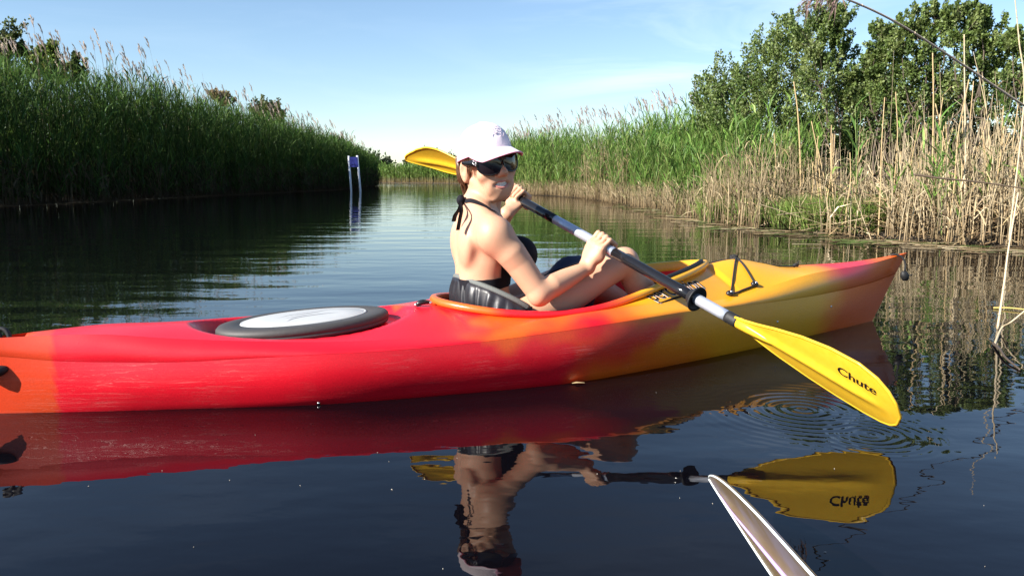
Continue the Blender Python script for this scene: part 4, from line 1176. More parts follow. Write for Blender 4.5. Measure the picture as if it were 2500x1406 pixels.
for t in (t_at_u(1694), T_LB + 0.17):
    mb = MB()
    Tn = PD; a = np.cross(Tn, [0, 0, 1.0]); a /= np.linalg.norm(a); b = np.cross(Tn, a)
    prof = [(-.014, SH_R * 1.02), (-.013, SH_R + .005), (-.002, SH_R + .007), (0.006, SH_R + .018), (.012, SH_R + .022), (.015, SH_R + .021), (.010, SH_R + .014), (.006, SH_R + .003), (.006, SH_R * 0.99)]
    mb.grid([[lin(t) + Tn * d + (a * math.cos(q) + b * math.sin(q)) * r for q in np.linspace(0, 2 * math.pi, 28, endpoint=False)] for d, r in prof], False, True)
    pbuild(mb, "drip_ring", black_rubber)

BN = np.array([-0.66, -0.42, -0.62]); BN -= PD * (BN @ PD); BN /= np.linalg.norm(BN)
BB = np.cross(BN, PD); BB /= np.linalg.norm(BB)
U_ = np.array([0, .06, .15, .28, .45, .62, .78, .88, .94, .98, 1.0])
LOW = np.array([.017, .024, .043, .068, .088, .097, .095, .084, .066, .040, .0])
UPP = np.array([.017, .022, .036, .060, .086, .102, .105, .092, .072, .044, .0])
def blade_point(root_t, sgn, q, b, bend, N_, B_, L, flip):
    cs = 1 if sgn > 0 else -1
    """q 0..1 along the blade, b -1..1 across"""
    lo, up = np.interp(q, U_, LOW), np.interp(q, U_, UPP)
    if sgn < 0: tp = 1 - 0.6 * smooth01((q - 0.45) / 0.55); lo, up = lo * 0.55 * tp, up * 1.10 * tp
    y = b * (up if b > 0 else lo)
    bendv = bend * q * q
    cup = -0.010 * cs * smooth01(q * 3) * (1 - smooth01((q - .85) / .3) * 0.5) * (1 - 0) * (y / 0.1) ** 2
    rib = -0.0045 * math.exp(-(y / 0.014) ** 2) * (1 - smooth01((q - 0.72) / 0.26)) - 0.003 * math.exp(-(y / 0.02) ** 2) * (1 - smooth01((q - 0.7) / 0.3))
    return lin(root_t) + sgn * PD * (L * q) + B_ * y + N_ * (bendv + cup - rib)
def blade(root_t, sgn, bend, N_, B_, L, flip, text):
    nq, nb = 60, 33
    qs = 1 - (1 - np.linspace(0, 1, nq)) ** 1.4; bs = np.linspace(-1, 1, nb)
    fr = np.array([[blade_point(root_t, sgn, q, b, bend, N_, B_, L, flip) for b in bs] for q in qs])
    bk = fr - N_ * 0.005
    edge = np.zeros((nq, nb, 1)); 
    mb = MB(); mb.grid(fr); mb.grid(bk[:, ::-1])
    # rolled edge
    loop = [fr[i, 0] for i in range(nq)] + [fr[i, -1] for i in range(nq - 2, -1, -1)]
    mb.tube(np.array(loop) - N_ * 0.0025, 0.0042, 6)
    o = pbuild(mb, "paddle_blade", blade_mat)
    # socket
    mb = MB(); mb.tube([lin(root_t - sgn * 0.005), lin(root_t + sgn * 0.05), lin(root_t + sgn * 0.11) + N_ * .002, lin(root_t + sgn * 0.17) + N_ * .002], [SH_R * .98, SH_R * .9, SH_R * .55, SH_R * .15], 14); pbuild(mb, "blade_socket", blade_mat, o)
    if text:
        v, f = text_mesh("Chute", 0.06, 0.0, 0.0008)
        k = 0.112 / v[:, 0].max()
        out = []
        for p in v:
            x = 0.345 + p[0] * k * 1.0; y = 0.038 + p[1] * k * 0.82
            q = x / L; up = np.interp(q, U_, UPP)
            out.append(blade_point(root_t, sgn, q, y / up, bend, N_, B_, L, flip) + N_ * 0.0016 - PO)
        mesh_obj("lettering", out, f, ink, o, False)
    return o
blade(0.0, 1, 0.012, BN, BB, BL, False, True)
NL_ = BN * math.cos(.05) - BB * math.sin(.05); BL_ = BB * math.cos(.05) + BN * math.sin(.05)
blade(T_LB, -1, 0.110, NL_, BL_, BL, False, False)

# ------------------------------------------------------------------ photographer's paddle blade tip, lower right
def near_blade():
    Y0 = 1.50
    m, t, p = mat_new("milky_translucent_plastic")
    p.inputs["Roughness"].default_value = 0.3
    p.inputs["Transmission Weight"].default_value = 0.25
    p.inputs["IOR"].default_value = 1.25; p.inputs["Specular IOR Level"].default_value = 0.08
    n = t.nodes.new("ShaderNodeTexNoise"); n.inputs["Scale"].default_value = 9; n.inputs["Detail"].default_value = 3
    tc = t.nodes.new("ShaderNodeTexCoord")
    mp = t.nodes.new("ShaderNodeMapping"); mp.inputs["Scale"].default_value = (1, 1, 1)
    t.links.new(tc.outputs["Object"], mp.inputs[0]); t.links.new(mp.outputs[0], n.inputs["Vector"])
    r = t.nodes.new("ShaderNodeValToRGB"); e = r.color_ramp.elements
    e[0].position = 0.35; e[0].color = (0.34, 0.24, 0.13, 1); e[1].position = 0.66; e[1].color = (0.42, 0.36, 0.38, 1)
    q = r.color_ramp.elements.new(0.52); q.color = (0.38, 0.29, 0.19, 1)
    t.links.new(n.outputs[0], r.inputs[0]); t.links.new(r.outputs[0], p.inputs["Base Color"])
    tr = t.nodes.new("ShaderNodeBsdfTranslucent"); t.links.new(r.outputs[0], tr.inputs["Color"])
    mx = t.nodes.new("ShaderNodeMixShader"); mx.inputs[0].default_value = 0.55
    t.links.new(p.outputs[0], mx.inputs[1]); t.links.new(tr.outputs[0], mx.inputs[2]); t.links.new(mx.outputs[0], t.nodes["Material Output"].inputs["Surface"])
    tip = at_y(1731, 1168, 1.35); end = tip + (at_y(1932, 1406, 1.01) - tip) * 1.7
    # direction towards the photographer
    d = (end - tip); L = np.linalg.norm(d); d /= L
    left = at_y(1880, 1440, 1.22); 
    # roll of the blade about its axis: nearly edge on to the viewer
    e1 = np.cross(d, [0, 0, 1.0]); e1 /= np.linalg.norm(e1); e2 = np.cross(e1, d)
    mid = tip + d * L / 1.7
    def half_px(ph):
        w = e1 * math.cos(ph) + e2 * math.sin(ph); q = []
        for p in (mid - w * 0.095, mid + w * 0.095):
            c = p - C0; q.append((FPX * c[0] / (c @ FW), -FPX * (c @ UPV) / (c @ FW)))
        q = np.array(q[1]) - np.array(q[0]); ax = np.array([201, 238.0]); ax /= np.linalg.norm(ax)
        return abs(q[0] * ax[1] - q[1] * ax[0])
    best = None
    for p_ in np.linspace(0, math.pi, 721):
        if abs(half_px(p_) - 78) > 3: continue
        w_ = e1 * math.cos(p_) + e2 * math.sin(p_); n_ = np.cross(w_, d)
        if n_ @ (C0 - mid) < 0: n_ = -n_
        sc_ = n_ @ np.array(sun_dir)
        if best is None or sc_ > best[0]: best = (sc_, w_, n_)
    wdir, nn = best[1], best[2]
    if wdir[0] > 0: pass
    if np.cross(wdir, d) @ nn < 0: wdir = -wdir
    # left edge of the picture first
    if wdir[0] < 0: wdir = -wdir
    qs = np.linspace(0, 1, 46); bs = np.linspace(-1, 1, 25)
    half = lambda q: 0.098 * math.sin(min(1.0, q * 1.55) * math.pi / 2) ** 0.75
    fr = np.array([[tip + d * L * q + wdir * (b * half(q)) + nn * (0.004 * (b * b) * smooth01(q * 2) + 0.006 * math.exp(-(b / .12) ** 2) * smooth01(q * 4)) for b in bs] for q in qs])
    root = empty("paddle", tuple(tip))
    tag(root, "pale translucent paddle blade tip poking in at the bottom right edge", "paddle")
    mb = MB(); mb.grid(fr - tip); mb.grid((fr - nn * 0.004)[:, ::-1] - tip)
    o = mb.build("paddle_blade", m, root)
    edge = mat_plain("white_blade_edge", (0.75, 0.82, 0.82), 0.3, var=0.04)
    mb = MB(); mb.tube(np.array([fr[i, 0] for i in range(46)]) - tip, np.linspace(0.0015, 0.0022, 46), 8); mb.tube(np.array([fr[i, -1] for i in range(46)]) - tip, np.linspace(0.002, 0.0032, 46), 8)
    mb.build("blade_edge", edge, o)
    lil = mat_plain("lilac_rib", (0.40, 0.30, 0.55), 0.3, var=0.2, scale=20)
    mb = MB(); mb.tube(np.array([fr[i, 12] for i in range(5, 46)]) + nn * 0.001 - tip, np.linspace(0.001, 0.006, 41), 8); mb.build("blade_rib", lil, o)
near_blade()
# ------------------------------------------------------------------ the woman: one continuous body surface grown from blended volumes
class Field:
    def __init__(self, lo, hi, h):
        self.h = h; self.lo = np.array(lo, float)
        self.n = np.ceil((np.array(hi) - self.lo) / h).astype(int) + 1
        self.f = np.full(self.n, 0.06, np.float32)
    def region(self, lo, hi, m):
        a = np.clip(np.floor((np.array(lo) - m - self.lo) / self.h).astype(int), 0, self.n - 1)
        b = np.clip(np.ceil((np.array(hi) + m - self.lo) / self.h).astype(int) + 1, 1, self.n)
        g = [(self.lo[i] + self.h * np.arange(a[i], b[i])).astype(np.float32) for i in range(3)]
        P = np.stack(np.meshgrid(*g, indexing='ij'), -1)
        return (slice(a[0], b[0]), slice(a[1], b[1]), slice(a[2], b[2])), P
    def put(self, fn, lo, hi, k, sub=False):
        sl, P = self.region(lo, hi, k + 4 * self.h + 0.03)
        if P.size == 0: return
        d = fn(P).astype(np.float32); a = self.f[sl]
        if sub:
            d = -d; h = np.clip(0.5 - 0.5 * (d - a) / k * -1 * -1, 0, 1)
            h = np.clip(0.5 + 0.5 * (d - a) / k, 0, 1); self.f[sl] = a * (1 - h) + d * h + k * h * (1 - h)
        else:
            h = np.clip(0.5 + 0.5 * (d - a) / k, 0, 1); self.f[sl] = d * (1 - h) + a * h - k * h * (1 - h)
    def cone(self, a, b, r1, r2, k=0.015, sub=False):
        a = np.asarray(a, float); b = np.asarray(b, float); ba = b - a; L2 = ba @ ba
        def fn(P):
            pa = P - a; t = np.clip((pa @ ba) / L2, 0, 1); return np.linalg.norm(pa - t[..., None] * ba, axis=-1) - (r1 + (r2 - r1) * t)
        R = max(r1, r2); self.put(fn, np.minimum(a, b) - R, np.maximum(a, b) + R, k, sub)
    def chain(self, pts, rad, k=0.015):
        """one limb: the union of its tapered segments, then blended into the body"""
        pts = [np.asarray(p, float) for p in pts]
        def fn(P):
            d = None
            for i in range(len(pts) - 1):
                a, ba = pts[i], pts[i + 1] - pts[i]; pa = P - a; t = np.clip((pa @ ba) / (ba @ ba), 0, 1)
                e = np.linalg.norm(pa - t[..., None] * ba, axis=-1) - (rad[i] + (rad[i + 1] - rad[i]) * t)
                d = e if d is None else np.minimum(d, e)
            return d
        R = max(rad); self.put(fn, np.min(pts, 0) - R, np.max(pts, 0) + R, k)
    def ell(self, c, r, M=None, k=0.02, sub=False):
        c = np.asarray(c, float); r = np.asarray(r, float); M = np.eye(3) if M is None else M      # columns = axes
        def fn(P):
            q = (P - c) @ M; k0 = np.linalg.norm(q / r, axis=-1); k1 = np.linalg.norm(q / (r * r), axis=-1) + 1e-9
            return k0 * (k0 - 1) / k1
        e = np.sqrt(((M * r) ** 2).sum(1)); self.put(fn, c - e, c + e, k, sub)
    def mesh(self):
        f = self.f; s = f < 0
        A = s[:-1, :-1, :-1].astype(np.int8)
        cnt = np.zeros_like(A)
        for i in (0, 1):
            for j in (0, 1):
                for k in (0, 1):
                    cnt += s[i:s.shape[0] - 1 + i, j:s.shape[1] - 1 + j, k:s.shape[2] - 1 + k]
        act = np.argwhere((cnt > 0) & (cnt < 8))
        idx = np.full(cnt.shape, -1, np.int32); idx[tuple(act.T)] = np.arange(len(act))
        off = np.array([(i, j, k) for i in (0, 1) for j in (0, 1) for k in (0, 1)])
        val = np.stack([f[tuple((act + o).T)] for o in off], 1)
        acc = np.zeros((len(act), 3)); num = np.zeros(len(act))
        for a in range(8):
            for b in range(a + 1, 8):
                if np.abs(off[a] - off[b]).sum() != 1: continue
                va, vb = val[:, a], val[:, b]; m = (va < 0) != (vb < 0)
                t = np.where(m, va / np.where(m, va - vb, 1), 0)
                acc += np.where(m[:, None], off[a] + (off[b] - off[a]) * t[:, None], 0); num += m
        V = self.lo + self.h * (act + acc / num[:, None])
        F = []
        for ax in range(3):
            s0 = np.moveaxis(s, ax, 0); d = s0[:-1] != s0[1:]
            e = np.argwhere(d); sign = s0[:-1][tuple(e.T)]
            # e in moved axes: (ax, other1, other2)
            o1, o2 = [i for i in range(3) if i != ax]
            q = np.zeros((len(e), 3), int); q[:, ax] = e[:, 0]; q[:, o1] = e[:, 1]; q[:, o2] = e[:, 2]
            ok = (q[:, o1] > 0) & (q[:, o2] > 0) & (q[:, o1] < self.n[o1] - 1) & (q[:, o2] < self.n[o2] - 1)
            q, sign = q[ok], sign[ok]
            def cell(a, b): r = q.copy(); r[:, o1] -= a; r[:, o2] -= b; return idx[tuple(r.T)]
            quad = np.stack([cell(1, 1), cell(0, 1), cell(0, 0), cell(1, 0)], 1)
            flip = sign if ax != 1 else ~sign
            quad[~flip] = quad[~flip][:, ::-1]
            F.append(quad)
        F = np.vstack(F); F = F[(F >= 0).all(1)]
        return V, F.astype(np.int32)

def skin_material():
    m, t, p = mat_new("tanned_skin")
    tc = t.nodes.new("ShaderNodeTexCoord")
    n = t.nodes.new("ShaderNodeTexNoise"); n.inputs["Scale"].default_value = 14; n.inputs["Detail"].default_value = 5
    r = t.nodes.new("ShaderNodeMixRGB"); r.inputs[1].default_value = (0.48, 0.262, 0.163, 1); r.inputs[2].default_value = (0.58, 0.335, 0.218, 1)
    t.links.new(tc.outputs["Object"], n.inputs["Vector"]); t.links.new(n.outputs[0], r.inputs[0]); t.links.new(r.outputs[0], p.inputs["Base Color"])
    p.inputs["Roughness"].default_value = 0.5
    p.inputs["Specular IOR Level"].default_value = 0.35
    p.inputs["Subsurface Weight"].default_value = 0.12
    p.inputs["Subsurface Radius"].default_value = (0.012, 0.005, 0.003)
    p.inputs["Subsurface Scale"].default_value = 0.4
    n2 = t.nodes.new("ShaderNodeTexNoise"); n2.inputs["Scale"].default_value = 240; t.links.new(tc.outputs["Object"], n2.inputs["Vector"])
    b = t.nodes.new("ShaderNodeBump"); b.inputs["Strength"].default_value = 0.12; b.inputs["Distance"].default_value = 0.001
    t.links.new(n2.outputs[0], b.inputs["Height"]); t.links.new(b.outputs[0], p.inputs["Normal"])
    return m
skin = skin_material()

# head frame in the boat's frame: HX to her left, HF forward, HU up
HEADC = px_y(1187, 400, 2.70)
yaw_w = math.radians(-90 + 31)                          # facing direction in the world, measured from +X
fw_w = np.array([math.cos(yaw_w), math.sin(yaw_w), -0.02])
HF = np.array([fw_w[:2] @ K_EX, fw_w[:2] @ K_EY, fw_w[2]]); HF /= np.linalg.norm(HF)
roll = math.radians(9)
HX = np.cross(HF, [0, 0, 1.0]); HX = -HX / np.linalg.norm(HX)        # her left
HU = np.cross(HF, HX); 
if HU[2] < 0: HU = -HU
HX, HU = HX * math.cos(roll) + HU * math.sin(roll), HU * math.cos(roll) - HX * math.sin(roll)
HM = np.stack([HX, HF, HU], 1)
HS = 1.06
def hp(x, y, z): return HEADC + HM @ (np.array([x, y, z]) * HS)

# joints (s, w, z)
RSH, LSH = px_w(1208, 572, -.165), np.array([1.475, 0.165, 0.475])
REL = px_w(1318, 716, -.23); RWR = px_w(1434, 652, -.20)
HAND_T = t_at_u(1474)
PDl = np.array([PD[:2] @ K_EX, PD[:2] @ K_EY, PD[2]])
def lin_l(t): return to_local(lin(t))
PEL = np.array([1.475, 0.0, 0.14])

def build_hand(F, ctr, axis, wrist, thumb_dir, n_hint, flip=1, sz=1.0):
    """a fist closed round the shaft. axis: shaft direction from index to little finger; n_hint: side where the back of the hand lies"""
    a = axis / np.linalg.norm(axis)
    e1 = n_hint - a * (n_hint @ a); e1 /= np.linalg.norm(e1)
    wd = wrist - ctr; wd = wd - a * (wd @ a); wd /= np.linalg.norm(wd)
    e2 = -(wd - e1 * (wd @ e1)); e2 /= np.linalg.norm(e2)              # away from the wrist, round the shaft
    R = SH_R
    def at(i, ang, rad): return ctr + a * i + (e1 * math.cos(ang) + e2 * math.sin(ang)) * rad
    D = math.pi / 180
    offs = (-0.031, -0.0105, 0.010, 0.029); lens = (0.97, 1.06, 1.0, 0.84); rr = (0.0092, 0.0096, 0.0090, 0.0080)
    for o, l, r in zip(offs, lens, rr):
        r *= sz
        k0 = at(o * sz, -6 * D, R + 0.019 * sz)
        k1 = at(o * 1.04 * sz, 62 * D, R + 0.024 * sz * l)
        k2 = at(o * 1.06 * sz, 128 * D, R + 0.013 * sz)
        k3 = at(o * 1.03 * sz, 205 * D, R + 0.008 * sz)
        F.chain([k0, (k0 + k1) / 2, k1, k2, k3], [r * 1.12, r * 0.98, r * 1.06, r * 0.95, r * 0.8], 0.0035)
        # back of the hand: metacarpal to the wrist
        w0 = wrist + a * o * 0.55 + e1 * 0.004
        F.chain([k0, (k0 * 0.5 + w0 * 0.5) + e1 * 0.003, w0], [r * 1.18, r * 1.35, r * 1.5], 0.011)
    F.cone(ctr + e1 * (R + .010) - e2 * 0.014, wrist + e1 * .0, 0.021 * sz, 0.023 * sz, 0.015)
    F.ell(ctr + e1 * (R + .008) - e2 * 0.030 + a * 0.018, (0.026, 0.018, 0.030), np.stack([a, e1, e2], 1), 0.012)
    # thumb leaves the index side of the palm and closes beneath
    t0 = wrist * 0.55 + ctr * 0.45 - a * 0.030 + e1 * 0.012; t1 = at(-0.046, -42 * D, R + 0.013); t2 = at(-0.042, -105 * D, R + 0.012); t3 = at(-0.026, -150 * D, R + 0.010)
    F.chain([t0, t1, t2, t3], [0.016 * sz, 0.0125 * sz, 0.0108 * sz, 0.0088 * sz], 0.008)

def build_body():
    F = Field((1.22, -0.34, 0.035), (2.36, 0.44, 0.80), 0.0032)
    # torso, turned a little towards the camera
    ya = math.radians(-9); c, s_ = math.cos(ya), math.sin(ya)
    TM = np.array([[c, -s_, 0], [s_, c, 0], [0, 0, 1.0]])
    tp = lambda x, y, z: np.array([1.445, 0, 0]) + TM @ np.array([x, y, 0]) + np.array([0, 0, z])
    F.ell(PEL, (0.118, 0.170, 0.098), None, 0.03)
    F.ell(tp(0.005, 0, 0.245), (0.086, 0.122, 0.125), TM, 0.05)
    F.ell(tp(0.005, 0, 0.375), (0.096, 0.135, 0.120), TM, 0.05)
    F.ell(tp(0.0, 0, 0.455), (0.080, 0.155, 0.070), TM, 0.04)
    F.cone(RSH, RSH * .5 + LSH * .5 + (0, 0, .015), 0.050, 0.055, 0.035); F.cone(LSH, RSH * .5 + LSH * .5 + (0, 0, .015), 0.050, 0.055, 0.035)
    F.ell(RSH + (0.002, -0.006, -0.006), (0.056, 0.050, 0.060), None, 0.025)
    F.ell(LSH, (0.054, 0.048, 0.058), None, 0.025)
    nb = np.array([1.428, -0.004, 0.53]); nh = hp(0, -0.022, -0.055)
    F.chain([nb - (0, 0, .05), nb, nh], [0.062, 0.053, 0.050], 0.03)
    for sh, sg in ((RSH, -1), (LSH, 1)):
        F.cone(nb + (-0.012, sg * 0.02, 0.012), sh + (-0.012, -sg * 0.015, 0.012), 0.040, 0.036, 0.035)
        F.ell(tp(-0.068, sg * 0.075, 0.425), (0.026, 0.048, 0.066), TM, 0.03)           # shoulder blade
        F.ell(tp(0.112, sg * 0.070, 0.385), (0.062, 0.066, 0.062), TM, 0.022)            # breast
        F.ell(tp(-0.05, sg * 0.045, 0.25), (0.03, 0.035, 0.10), None, 0.03)
    F.chain([tp(-0.098, 0, 0.46), tp(-0.104, 0, 0.38), tp(-0.094, 0, 0.26), tp(-0.09, 0, 0.2)], [0.010, 0.011, 0.012, 0.010], 0.02) if False else None
    for z0, z1, x0, x1 in ((0.47, 0.38, -0.100, -0.106), (0.38, 0.28, -0.106, -0.096), (0.28, 0.18, -0.096, -0.100)):
        F.cone(tp(x0, 0, z0), tp(x1, 0, z1), 0.012, 0.012, 0.022, True)
    # sterno-mastoid cords
    F.cone(hp(-0.055, -0.012, -0.045), tp(0.055, -0.018, 0.508), 0.013, 0.011, 0.02)
    F.cone(hp(0.055, -0.012, -0.045), tp(0.06, 0.02, 0.508), 0.013, 0.011, 0.02)
    # right arm
    mid = RSH * .5 + REL * .5
    F.chain([RSH + (0.004, 0, -.01), RSH * .68 + REL * .32 + (0.004, -0.004, 0), mid + (0.006, 0, 0.0), REL * .85 + RSH * .15, REL], [0.052, 0.050, 0.046, 0.041, 0.037], 0.02)
    F.ell(REL + (-0.008, -0.006, -0.012), (0.028, 0.028, 0.028), None, 0.015)
    fd = RWR - REL
    F.chain([REL, REL + fd * .25 + (0, -0.004, 0.004), REL + fd * .6, REL + fd * .88, RWR], [0.037, 0.0405, 0.034, 0.0265, 0.025], 0.018)
    ctr = lin_l(HAND_T)
    camd = to_local(C0) - ctr; camd /= np.linalg.norm(camd)
    build_hand(F, ctr, PDl, RWR, None, camd + np.array([-0.35, 0, 0.0]))
    # left arm: elbow hidden behind the body, hand at the far end of the shaft
    ctrl = lin_l(t_at_u(1262))
    LWR = px_y(1236, 522, 3.0); LEL = np.array([1.60, 0.30, 0.36])
    F.chain([LSH, LSH * .5 + LEL * .5, LEL], [0.050, 0.045, 0.037], 0.02)
    F.chain([LEL, LEL * .7 + LWR * .3, LEL * .2 + LWR * .8, LWR], [0.037, 0.040, 0.028, 0.025], 0.018)
    nl = np.array([0.75, 0.30, 0.45])
    build_hand(F, ctrl, PDl, LWR, None, nl)
    # legs
    for sg, kn, ft in ((-1, px_w(1522, 640, -.125), np.array([2.24, -0.10, 0.085])), (1, np.array([1.93, 0.155, 0.285]), np.array([2.22, 0.10, 0.085]))):
        hip = PEL + (0.02, sg * 0.092, -0.005)
        F.chain([hip, hip * .6 + kn * .4 + (0, 0, -0.004), hip * .2 + kn * .8, kn], [0.082, 0.074, 0.056, 0.050], 0.03)
        F.ell(kn + (0.006, 0, 0.004), (0.048, 0.044, 0.047), None, 0.02)
        fd = ft - kn
        F.chain([kn + (0.01, 0, -.01), kn + fd * .3 + (-0.018, 0, -0.012), kn + fd * .6 + (-.01, 0, -.004), ft], [0.045, 0.050, 0.040, 0.032], 0.018)
        F.chain([ft, ft + (0.05, 0, -0.008), ft + (0.11, sg * .01, 0.012)], [0.034, 0.030, 0.018], 0.015)
    # head
    hm = lambda r: np.array(r) * HS
    F.ell(hp(0, -0.012, 0.036), hm((0.076, 0.094, 0.084)), HM, 0.015)
    F.ell(hp(0, 0.028, -0.034), hm((0.053, 0.065, 0.077)), HM, 0.03)
    F.ell(hp(0, 0.070, -0.092), hm((0.025, 0.020, 0.019)), HM, 0.025)
    for sg in (-1, 1):
        F.cone(hp(sg * 0.046, -0.002, -0.053), hp(sg * 0.016, 0.066, -0.099), 0.016, 0.015, 0.025)
        F.ell(hp(sg * 0.042, 0.060, -0.030), hm((0.026, 0.024, 0.024)), HM, 0.02)                # cheek raised by the smile
        F.ell(hp(sg * 0.037, 0.068, -0.066), hm((0.012, 0.014, 0.024)), HM, 0.018)
        F.ell(hp(sg * 0.0125, 0.097, -0.031), hm((0.009, 0.010, 0.008)), HM, 0.008)               # nostril wing
        F.ell(hp(sg * 0.034, 0.090, 0.006), hm((0.018, 0.012, 0.014)), HM, 0.012, True)           # eye socket
        # ear
        F.ell(hp(sg * 0.076, -0.012, -0.014), hm((0.009, 0.019, 0.033)), HM @ np.array([[1, -sg * .35, 0], [sg * .35, 1, 0], [0, 0, 1.0]]) / math.sqrt(1.1225), 0.006)
        F.ell(hp(sg * 0.090, -0.007, -0.009), hm((0.0115, 0.011, 0.020)), HM, 0.004, True)
        F.ell(hp(sg * 0.078, -0.010, -0.042), hm((0.006, 0.008, 0.008)), HM, 0.006)
    F.cone(hp(0, 0.088, 0.012), hp(0, 0.104, -0.022), 0.0085, 0.0120, 0.012)
    F.ell(hp(0, 0.106, -0.026), hm((0.0115, 0.011, 0.010)), HM, 0.008)
    F.ell(hp(0, 0.077, -0.066), hm((0.040, 0.015, 0.026)), HM, 0.02)                            # muzzle
    F.ell(hp(-0.003, 0.095, -0.0640), hm((0.033, 0.015, 0.0088)), HM, 0.004, True)                    # open smile
    V, Q = F.mesh()
    return V, Q

def smooth_mesh(V, Q, it=3, lam=0.5):
    e = np.vstack([Q[:, [0, 1]], Q[:, [1, 2]], Q[:, [2, 3]], Q[:, [3, 0]]])
    for _ in range(it):
        S = np.zeros_like(V); c = np.zeros(len(V))
        for k in range(3):
            S[:, k] = np.bincount(e[:, 0], V[e[:, 1], k], len(V)) + np.bincount(e[:, 1], V[e[:, 0], k], len(V))
        c = np.bincount(e[:, 0], minlength=len(V)) + np.bincount(e[:, 1], minlength=len(V))
        V = V + lam * (S / np.maximum(c, 1)[:, None] - V)
    return V
BV_, BQ_ = build_body()
BV_ = smooth_mesh(BV_, BQ_, 3)
person = empty("person", tuple(to_world(PEL * np.array([1, 1, 0]) + (0, 0, 0.06))), K_ROT)
PORG = PEL * np.array([1, 1, 0]) + np.array([0, 0, 0.06])
tag(person, "woman in pink cap, sunglasses and black halter top sitting smiling in the kayak", "person")
body_o = mesh_obj("body", BV_ - PORG, BQ_, skin, person)
BODY = BVHTree.FromPolygons([Vector(v) for v in BV_], [tuple(q) for q in BQ_])
def pb(mb, name, mat, parent=None, smooth=True):
    mb.v = [tuple(np.array(q) - PORG) for q in mb.v]; return mb.build(name, mat, parent or person, smooth)
def on_skin(p, off):
    h = BODY.find_nearest(Vector(p)); return np.array(h[0]) + np.array(h[1]) * off
def skin_px(u, v, off=0.003):
    d = (Vector(to_local(C0 + ray(u, v) * 3)) - CAM_L).normalized(); h = BODY.ray_cast(CAM_L, d)
    return (np.array(h[0]) + np.array(h[1]) * off, np.array(h[1])) if h[0] is not None else (None, None)

# --- clothing
suit = mat_plain("black_swimsuit", (0.008, 0.008, 0.012), 0.75, var=0.3, scale=120, bump=0.2, spec=0.15)
denim = mat_plain("denim_shorts", (0.10, 0.16, 0.25), 0.8, var=0.5, scale=60, bump=0.3)
def ribbon(path, width, side_fn, off=0.003, th=0.002, n=40, cross=6):
    """strip laid on the skin along path"""
    path = catmull(path, n); rows = []
    T = np.gradient(path, axis=0); T /= np.linalg.norm(T, axis=1)[:, None]
    for i in range(n):
        h = BODY.find_nearest(Vector(path[i])); nrm = np.array(h[1]); c = np.array(h[0])
        s = np.cross(nrm, T[i]); s /= np.linalg.norm(s) + 1e-9
        rows.append([on_skin(c + s * width * (k / (cross - 1) - .5), off) for k in range(cross)])
    return np.array(rows)
def shell_from_body(pred, off, name, mat):
    ctr = BV_[BQ_].mean(1); m = pred(ctr); q = BQ_[m]
    used = np.unique(q); mp = np.full(len(BV_), -1); mp[used] = np.arange(len(used))
    e1 = BV_[BQ_[:, 2]] - BV_[BQ_[:, 0]]; e2 = BV_[BQ_[:, 3]] - BV_[BQ_[:, 1]]; fn = np.cross(e1, e2)
    nv = np.zeros_like(BV_)
    for k in range(4):
        for a in range(3): nv[:, a] += np.bincount(BQ_[:, k], fn[:, a], len(BV_))
    nv = unit(nv)
    # even out the cut edge of the cloth
    qq = mp[q]; e = np.sort(np.vstack([qq[:, [0, 1]], qq[:, [1, 2]], qq[:, [2, 3]], qq[:, [3, 0]]]), 1)
    ue, cn = np.unique(e, axis=0, return_counts=True); be = ue[cn == 1]
    W = BV_[used].copy(); isb = np.zeros(len(W), bool); isb[be.ravel()] = True
    for _ in range(14):
        S = np.zeros_like(W); c = np.bincount(be.ravel(), minlength=len(W)).astype(float)
        for a in range(3): S[:, a] = np.bincount(be[:, 0], W[be[:, 1], a], len(W)) + np.bincount(be[:, 1], W[be[:, 0], a], len(W))
        W[isb] = 0.5 * W[isb] + 0.5 * (S[isb] / c[isb, None])
    BW = BV_.copy(); BW[used] = W
    return mesh_obj(name, BW[used] + nv[used] * off - PORG, mp[q].astype(np.int32), mat, person)
ya = math.radians(-9); TCm = np.array([[math.cos(ya), -math.sin(ya)], [math.sin(ya), math.cos(ya)]])
def torso_xy(P): d = P[:, :2] - np.array([1.445, 0]); return d @ TCm
def cups(P):
    t = torso_xy(P); d1 = np.hypot(np.abs(t[:, 1]) - 0.070, (P[:, 2] - 0.383) * 0.95)
    tri = (P[:, 2] - 0.335) / 0.14                                        # narrows upward to the strap
    return (t[:, 0] > 0.035) & (np.abs(np.abs(t[:, 1]) - 0.068) < 0.082 * (1.45 - 1.1 * np.clip(tri, 0, 1))) & (P[:, 2] > 0.312) & (P[:, 2] < 0.47) & (t[:, 0] < 0.30) & ((P[:, 1] > -0.135) | (P[:, 0] > 1.578 - (P[:, 2] - 0.33) * 0.5)) & (P[:, 1] > -0.21) & (P[:, 0] < 1.72)
shell_from_body(cups, 0.004, "bikini_cups", suit)
bz = 0.292
def band(P):
    t = torso_xy(P)
    c = 0.286 + 0.10 * (t[:, 0] + 0.09) - 0.02 * np.abs(t[:, 1])
    return (np.abs(P[:, 2] - c) < 0.019) & (np.abs(t[:, 1]) < 0.16) & (np.abs(t[:, 0]) < 0.14) & ((P[:, 1] > -0.165) | (P[:, 0] < 1.44))
shell_from_body(band, 0.0035, "bikini_band", suit)
def shorts(P):
    return (P[:, 2] < 0.205 - 0.25 * np.clip(P[:, 0] - 1.5, 0, 1)) & (P[:, 0] < 1.66) & (P[:, 2] > 0.05) & (P[:, 1] > -0.195)
shell_from_body(shorts, 0.006, "shorts", denim)
